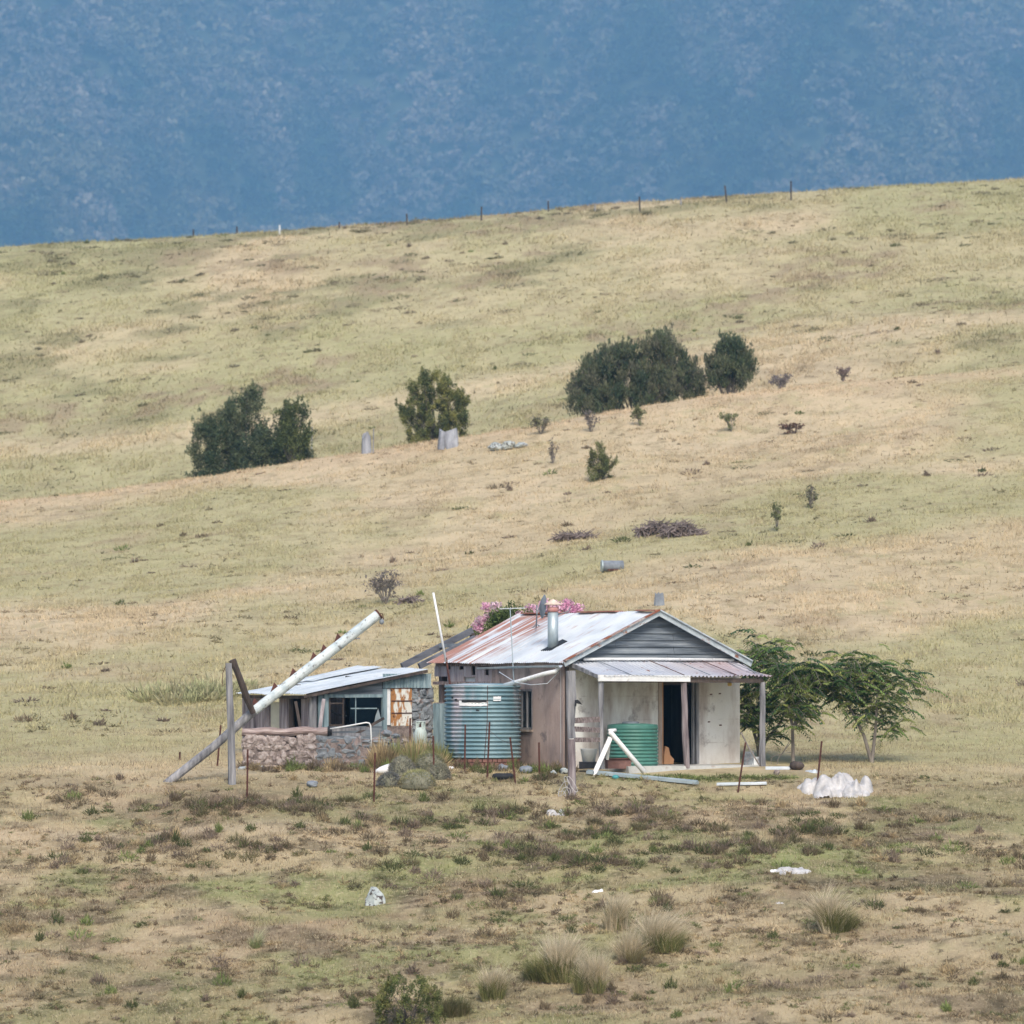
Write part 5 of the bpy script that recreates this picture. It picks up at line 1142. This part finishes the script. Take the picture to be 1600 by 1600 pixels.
# triangular rock in the foreground
q = hit(586, 1413); s = q.y / F; e = MB()
e.add([(-16 * s, -.1, -.04), (0, -.2, -.04), (17 * s, -.08, -.04), (15 * s, .25, -.04), (-13 * s, .22, -.04), (-15 * s, -.06, .10), (-4 * s, -.14, 19 * s), (-6 * s, 0, 27 * s), (2 * s, 0.02, 26 * s), (13 * s, -.04, 15 * s), (16 * s, -.02, 8 * s), (4 * s, -.17, 8 * s)],
      [(0, 1, 11, 6, 5), (1, 2, 10, 9, 11), (11, 9, 8, 6), (6, 8, 7), (5, 6, 7, 4), (7, 8, 9, 3), (9, 10, 2, 3), (4, 7, 3), (0, 5, 4)])
o = e.build('rock', M['rock']); o.location = q; tag(o, 'triangular pale rock with dark lichen, alone in the lower foreground', 'rock')
rock(488, 1230, 19, 11, 'small slate grey rock left of the second nearest picket', 5, 'slate', .2)
rock(475, 1190, 40, 22, 'pale boulder at the foot of the stone wall', 6, 'stone', .2); 

# ------------------------------------------------------------------ litter
def crumple(name, px, py, w, h, lab, cat, seed, m='plastic', K=26, dep=.35):
    """a heap of crumpled sheet: one skin over many soft lumps with creases between them"""
    q = hit(px, py); s = q.y / F; W = w * s; Hh = h * s; mb = MB(); r_ = random.Random(int(seed * 10)); nl = max(6, int(w / 3)); L_ = []
    for i in range(nl):
        u = r_.uniform(-.85, .85); v = r_.uniform(-.8, .8); f = (1 - .55 * u * u)
        L_.append((u * W / 2, v * dep, W * r_.uniform(.08, .19) + .03, dep * r_.uniform(.35, .6), Hh * f * r_.choice((.2, .28, .35, .45, .62)) * (1 - .3 * max(0, -v)), r_.uniform(0, 3.1)))
    NX, NY = max(20, int(W / .022)), 40; vs = []
    for i in range(NX + 1):
        for j in range(NY + 1):
            x = (i / NX * 2 - 1) * W * .62; y = (j / NY * 2 - 1) * dep * 1.25; z = -.05
            wx_ = x + .05 * mn.noise(Vector((x * 6, y * 6, seed))); wy_ = y + .05 * mn.noise(Vector((x * 6, y * 6, seed + 7)))
            for (a, b, ra, rb, hh, an_) in L_:
                dx, dy = wx_ - a, wy_ - b; d2 = (dx / ra) ** 2 + (dy / rb) ** 2
                if d2 < 1: z = max(z, hh * (1 - d2) ** .8 + .022 * math.sin((dx * math.cos(an_) + dy * math.sin(an_)) * 34 + 5 * mn.noise(Vector((x * 9, y * 9, 2)))) * min(1, hh * 6))
            vs.append((x, y, z + g(q.x + x, q.y + y) - q.z))
    fs = [(i * (NY + 1) + j, (i + 1) * (NY + 1) + j, (i + 1) * (NY + 1) + j + 1, i * (NY + 1) + j + 1) for i in range(NX) for j in range(NY)]
    o = mb.add(vs, fs).build(name, M[m], None, True); o.location = q; tag(o, lab, cat); return o
crumple('plastic_sheet', 1292, 1238, 84, 50, 'big crumpled heap of white plastic sheeting around a picket', 'plastic sheet', 2.3, K=40, dep=.5)
crumple('plastic_sheet', 1345, 1241, 50, 44, 'crumpled white plastic at the right end of the heap', 'plastic sheet', 6.1, K=24, dep=.4)
crumple('plastic_sheet', 1275, 1207, 26, 9, 'small pale blue sheet behind the white plastic heap', 'plastic sheet', 4.1, 'galv_pale', 14, .2)
crumple('rag', 1243, 1363, 50, 15, 'white torn rag on the green weeds at the right', 'rag', 8.4, 'plastic', 20, .25)
crumple('rag', 868, 1271, 28, 12, 'tangled white rag below the gate post', 'rag', 5.2, 'plastic', 16, .18)
crumple('rag', 933, 1394, 15, 8, 'scrap of white litter above the plumed tussocks', 'rag', 9.2, 'bright', 10, .08)
crumple('rag', 1218, 1412, 10, 6, 'tiny pale litter scrap below the torn rag', 'rag', 3.2, 'plastic', 8, .06)
crumple('rag', 1211, 1362, 12, 6, 'small white scrap left of the torn rag', 'rag', 7.2, 'bright', 8, .06)
def pebble(px, py, w, h, lab, cat, name, m, seed, amp=.1):
    q = hit(px, py); s = q.y / F; o = MB().blob((0, 0, h * s * .45), (w * s / 2, w * s / 2.4, h * s * .55), 2, amp, 1.2, seed).build(name, M[m], None, True); o.location = q; tag(o, lab, cat)
q = hit(600, 1210); s = q.y / F; e = empty('enamel_basin', q, 0, 'white enamel basin on its side left of the cushion shrubs', 'basin')
MB().tube([(-14 * s, 0, 4 * s), (-6 * s, 0, 6 * s), (3 * s, 0, 7 * s), (9 * s, 0, 8 * s)], [.03, .08, .12, .13], 16).build('bowl', M['bright'], e, True); MB().tube([(9 * s, 0, 8 * s), (9.6 * s, 0, 8 * s)], .14, 16).build('rim', M['white_paint'], e)
pebble(677, 1184, 22, 15, 'pale bent tin on the grass between weeds and tank', 'tin', 'crushed_tin', 'galv_pale', 3, .3)
pebble(704, 1203, 12, 6, 'small white shard right of the cushion shrubs', 'shard', 'white_shard', 'bright', 5, .3)
pebble(799, 1196, 20, 10, 'white plastic bottle-like bundle behind the leaning picket', 'bundle', 'white_bundle', 'bright', 6)
pebble(784, 1205, 18, 11, 'dark lump beside the white bundle', 'lump', 'dark_lump', 'slate', 7, .25)
pebble(822, 1208, 22, 12, 'slate grey lump right of the leaning picket', 'lump', 'grey_lump', 'slate', 8, .25)
pebble(864, 1211, 10, 7, 'small white stone, left of a pair at the gate post', 'stone', 'white_stone', 'rock', 9, .4)
pebble(882, 1209, 13, 9, 'larger white stone, right of a pair at the gate post', 'stone', 'white_stone', 'rock', 10, .4)
pebble(1245, 1203, 24, 14, 'dark brown rounded stone at the foot of the tree', 'stone', 'dark_stone', 'dark_wood', 11, .12)
pebble(1214, 1211, 9, 9, 'small pale block on the grass left of the dark stone', 'block', 'pale_block', 'stone', 12, .4)
pebble(962, 1218, 11, 7, 'aqua plastic scrap under the long grey beam', 'scrap', 'aqua_scrap', 'aqua', 13, .2)
# tyre
q = hit(786, 1219); ty = MB(); vs = []; fs = []; n = 28; m2 = 8
for i in range(n):
    for j in range(m2):
        a = 2 * math.pi * i / n; b = 2 * math.pi * j / m2; rr = .19 + .07 * math.cos(b); vs.append((rr * math.cos(a), rr * math.sin(a), .08 + .075 * math.sin(b)))
for i in range(n):
    for j in range(m2): fs.append((i * m2 + j, ((i + 1) % n) * m2 + j, ((i + 1) % n) * m2 + (j + 1) % m2, i * m2 + (j + 1) % m2))
o = ty.add(vs, fs).build('tyre', M['black'], None, True); o.location = q; tag(o, 'black tyre lying flat in the grass before the water tank', 'tyre')
# long beam and planks on the ground
def plank(name, a, b, w, h, m, lab, cat='beam', dz_=.06):
    p0 = hit(*a); p1 = hit(*b); p0.z += dz_; p1.z += dz_; e = empty(name, p0, 0, lab, cat); d = p1 - p0; mb = MB().beam((0, 0, 0), d, w, h)
    mb.beam(Vector((0, w / 2 - .01, h / 2)), d + Vector((0, w / 2 - .01, h / 2)), .02, .05); mb.build('channel', M[m], e); return e
plank('steel_channel', (918, 1211), (1090, 1228), .16, .07, 'galv', 'long pale steel channel lying in front of the verandah', 'channel', .07)
plank('steel_channel', (1120, 1229), (1198, 1228), .11, .04, 'galv_pale', 'shorter white channel on the grass, right of the long one', 'channel', .04)
plank('steel_channel', (1196, 1203), (1234, 1203), .08, .05, 'galv_pale', 'thin pale bar on the ground behind the verandah post', 'channel', .03)
plank('steel_channel', (374, 1203), (410, 1201), .10, .04, 'galv_pale', 'pale strip lying near the foot of the grey upright post', 'channel', .03)
# boards and blocks beside verandah
q = hit(1182, 1200, 99); e = empty('leaning_stick', PY(1158, 1145, 101.0), 0, 'thin dark stick leaning across the right end of the verandah', 'stick'); O = Vector(e.location)
MB().tube([(0, 0, 0), PY(1170, 1168, 100.6) - O, PY(1187, 1196, 100.2) - O], [.02, .022, .02], 6).build('stem', M['bark'], e)
for (a, b, w_, h_, lab) in ((1170, 1199, 14, 22, 'grey block against the right end wall of the cottage'), (1181, 1199, 10, 14, 'pale block between the grey block and verandah post')):
    q = PY(a, b, 101.2); s = q.y / F; o = MB().box((-w_ * s / 2, -.1, 0), (w_ * s / 2, .12, h_ * s), .02).build('concrete_block', M['stone_grey'] if w_ == 14 else M['white_paint']); q.z = 0.02; o.location = q; tag(o, lab, 'block')
# orange ply offcut by the door
q = H.to_world((dx0 + .02, -.12, .06)); pts2 = [(-.06, 0, 0), (.18, 0, .0), (.20, 0, .12), (.10, 0, .22), (.06, 0, .40), (-.02, 0, .44), (-.06, 0, .2)]
mb = MB(); k_ = len(pts2); mb.add([(a, b, c_) for a, b, c_ in pts2] + [(a, .06 + b, c_) for a, b, c_ in pts2], [tuple(range(k_)), tuple(range(2 * k_ - 1, k_ - 1, -1))] + [(i, (i + 1) % k_, (i + 1) % k_ + k_, i + k_) for i in range(k_)])
o = mb.build('plywood_offcut', M['orange']); o.location = q; o.rotation_euler = (0, 0, R(20)); tag(o, 'orange brown curved ply offcut leaning in the doorway', 'offcut')
# junk left of green tank
q = H.to_world(H.front(920, 1190, -.9)); q.z = .0; e = empty('white_tub', q, 0, 'white tub on a dark crate behind the gate rails', 'tub')
MB().lathe([(.15, .16), (.20, .46), (.21, .47)], 20).build('tub', M['white_paint'], e, True); MB().box((-.24, -.16, 0), (.26, .16, .155), .01).build('crate', M['black'], e)
q = H.to_world(H.front(965, 1195, -1.35)); q.z = 0; e = empty('rusty_box', q, R(12), 'low rusty box on the ground under the pipe trestle', 'box'); MB().box((-.28, -.12, 0), (.30, .12, .22), .015).build('body', mat('rusty_brown_box', [(.3, (.12, .06, .05)), (.7, (.23, .13, .11))], 5), e); MB().box((-.30, -.14, .225), (.32, .14, .25), .01).build('lid', M['rust'], e)
# gas bottle
q = PY(657, 1165, 101.6); q.z = .35; e = empty('gas_bottle', q, 0, 'pale green gas bottle standing among the tall weeds', 'gas bottle')
zz = PY(657, 1130, 101.6).z - .35; MB().lathe([(.13, 0), (.165, .05), (.165, zz * .62), (.13, zz * .78), (.06, zz * .86)], 24).build('cylinder', M['gas'], e, True)
mb = MB()
for a in (.4, 2.0, 3.6, 5.2): mb.beam((.10 * math.cos(a), .10 * math.sin(a), zz * .78), (.10 * math.cos(a), .10 * math.sin(a), zz * 1.05), .05, .015)
mb.tube([(.10 * math.cos(t), .10 * math.sin(t), zz * 1.05) for t in [i * math.pi / 8 for i in range(17)]], .015, 5, cap=False); mb.build('collar', M['gas'], e); MB().tube([(0, 0, zz * .85), (0, 0, zz * .97)], .03, 8).build('valve', M['rust'], e)
o = MB().box((-.25, -.2, 0), (.25, .2, .348), .02).build('stone_block', M['stone_grey']); o.location = (q.x, q.y, 0); tag(o, 'grey stone block carrying the gas bottle', 'block')

# ------------------------------------------------------------------ trees of heaven
def tree(px, base, Y, stems, fr, seed, lab, nf):
    q = PY(px, base, Y); q.z = g(q.x, Y); e = empty('tree', q, 0, lab, 'tree', None); mb = MB(); r_ = random.Random(seed); nodes_ = []
    for st_ in stems:
        pts = [PY(a, b, Y + d) - q for a, b, d in st_]; n = len(pts); mb.tube(pts, [.045 * (1 - .65 * i / (n - 1)) + .006 for i in range(n)], 7)
    mb.build('trunk', M['bark'], e)
    Vs = []; Cs = []; br = MB()
    for (cx, cy, w, h, k_) in fr:
        c = PY(cx, cy, Y) - q; s = Y / F
        for _ in range(int(k_ * 2.3)):
            o0 = c + Vector((r_.gauss(0, .30) * w * s, r_.uniform(-.5, .5), r_.gauss(0, .28) * h * s)); a = r_.uniform(0, 6.28); Lf = r_.uniform(.34, .62); up = r_.uniform(-.35, .95); d = Vector((math.cos(a), math.sin(a), up)).normalized()
            tone = np.array(r_.choice([(.07, .135, .045), (.10, .175, .055), (.15, .22, .065), (.05, .10, .045), (.25, .28, .085), (.20, .25, .08)])) * r_.uniform(.8, 1.2)
            pr_ = None; K = 9; sdv = d.cross(Vector((0, 0, 1))).normalized(); prev = o0
            for i in range(K):
                f = (i + 1) / K; p = o0 + d * Lf * f - Vector((0, 0, .55 * Lf * f * f)); 
                for sg in (-1, 1):
                    l = .145 * (1 - .55 * abs(f - .45)); tdir = (sdv * sg + d * .45 - Vector((0, 0, .45 + r_.uniform(0, .7)))).normalized(); wv = d * .024
                    Vs += [p, p + tdir * l * .5 - wv, p + tdir * l, p + tdir * l * .5 + wv]; cv = tone * r_.uniform(.75, 1.3); Cs += [cv] * 4
                prev = p
            br.tube([o0, o0 + d * Lf * .5 - Vector((0, 0, .075 * Lf)), prev], [.006, .005, .003], 3, cap=False)
    cr = np_mesh('crown', np.array([tuple(v) for v in Vs]), 4, np.array(Cs), M['leaf'], e); br.build('leaf_stalks', M['bark'], cr); return e
tree(1188, 1195, 103.6, [[(1188, 1196, 0), (1184, 1165, 0), (1174, 1130, .1), (1168, 1090, .1), (1175, 1030, 0)], [(1188, 1196, 0), (1195, 1160, .2), (1222, 1125, .1), (1230, 1090, 0)], [(1184, 1165, 0), (1190, 1120, 0), (1190, 1060, 0)]],
     [(1185, 1015, 50, 30, 22), (1170, 1040, 40, 40, 18), (1175, 1080, 50, 50, 34), (1170, 1112, 30, 36, 22), (1205, 1045, 50, 40, 24), (1205, 1090, 36, 50, 16), (1202, 1118, 26, 26, 12), (1203, 1150, 16, 12, 4), (1172, 1130, 24, 20, 8), (1215, 1012, 40, 18, 10)], 1, 'leafy green tree rising behind the right end of the verandah', 0)
tree(1239, 1197, 102.2, [[(1239, 1198, 0), (1239, 1165, 0), (1238, 1135, 0), (1233, 1110, .1), (1235, 1060, 0)], [(1239, 1140, 0), (1247, 1115, -.1), (1252, 1060, 0)], [(1238, 1138, 0), (1262, 1108, 0), (1280, 1070, 0)]],
     [(1245, 1060, 50, 50, 40), (1245, 1090, 40, 40, 22), (1225, 1050, 40, 40, 18), (1270, 1045, 50, 30, 20), (1262, 1108, 34, 24, 12), (1240, 1108, 40, 24, 14), (1232, 1135, 26, 8, 4), (1285, 1065, 40, 40, 16)], 2, 'slender tree with one straight trunk beside the dark rounded stone', 0)
tree(1362, 1190, 102.5, [[(1362, 1192, 0), (1350, 1150, 0), (1330, 1110, 0), (1316, 1085, 0)], [(1362, 1192, 0), (1368, 1140, 0), (1372, 1060, 0)]],
     [(1305, 1070, 50, 44, 36), (1325, 1050, 40, 50, 26), (1360, 1050, 60, 60, 50), (1400, 1070, 50, 50, 26), (1332, 1022, 20, 12, 4), (1330, 1090, 30, 26, 16), (1372, 1105, 50, 40, 22), (1392, 1135, 40, 30, 10), (1352, 1120, 30, 24, 8)], 3, 'tree at the right edge whose crown hangs in from outside', 0)
for (pts, lab) in (([(1205, 1183), (1222, 1178), (1234, 1158), (1232, 1157)], 'bare arching twig left of the straight tree trunk'), ([(1214, 1196), (1216, 1185), (1236, 1160)], 'forked dead twig at the foot of the straight tree')):
    q0 = PY(pts[0][0], 1196, 102); q0.z = g(q0.x, 102); e = empty('twig', q0, 0, lab, 'twig'); MB().tube([Vector((0, 0, -.02))] + [PY(a, b, 102) - q0 for a, b in pts], .010, 5).build('stem', M['bark'], e)

# ------------------------------------------------------------------ haze, light, camera
me = bpy.data.meshes.new('haze'); b = MB().box((-3250, -480, -120), (3250, 6150, 1300)); me.from_pydata(b.v, [], b.f)
hm = bpy.data.materials.new('haze_air'); hm.use_nodes = True; nt = hm.node_tree; nt.nodes.clear(); out = nt.nodes.new('ShaderNodeOutputMaterial'); pv = nt.nodes.new('ShaderNodeVolumePrincipled')
HAZE_D = .000185; pv.inputs['Color'].default_value = (.30, .61, .97, 1); pv.inputs['Density'].default_value = HAZE_D; pv.inputs['Anisotropy'].default_value = 0.0
nt.links.new(pv.outputs[0], out.inputs['Volume']); me.materials.append(hm); ho = bpy.data.objects.new('haze', me); COL.objects.link(ho); tag(ho, 'blue haze filling the valley', 'haze', kind='stuff')

SUN_EL, SUN_AZ = R(46), R(172)      # azimuth clockwise from +Y (the view direction)
w = bpy.data.worlds.new('World'); scene.world = w; w.use_nodes = True; nt = w.node_tree; bg = nt.nodes['Background']
sk = nt.nodes.new('ShaderNodeTexSky'); sk.sky_type = 'NISHITA'; sk.sun_disc = False; sk.sun_elevation = SUN_EL; sk.sun_rotation = SUN_AZ; sk.dust_density = 3.0; sk.air_density = 1.0
nt.links.new(sk.outputs[0], bg.inputs[0]); bg.inputs[1].default_value = .135
sd = bpy.data.lights.new('sun', 'SUN'); sd.energy = 1.9; sd.angle = R(18); sd.color = (1, .92, .82); so = bpy.data.objects.new('sun', sd); COL.objects.link(so)
dv = Vector((math.sin(SUN_AZ) * math.cos(SUN_EL), math.cos(SUN_AZ) * math.cos(SUN_EL), math.sin(SUN_EL))); so.rotation_euler = dv.to_track_quat('Z', 'Y').to_euler()
cd = bpy.data.cameras.new('camera'); co = bpy.data.objects.new('camera', cd); COL.objects.link(co); co.location = CAM; co.rotation_euler = (math.pi / 2 + PITCH, 0, 0)
cd.sensor_width = 36; cd.lens = F / 1600 * 36; cd.clip_end = 9000; cd.clip_start = .5
cd.dof.use_dof = True; cd.dof.focus_distance = 100; cd.dof.aperture_fstop = 2.0
scene.camera = co
scene.view_settings.view_transform = 'Standard'; scene.view_settings.look = 'None'; scene.view_settings.exposure = .62
scene.cycles.volume_bounces = 2; scene.cycles.transparent_max_bounces = 16
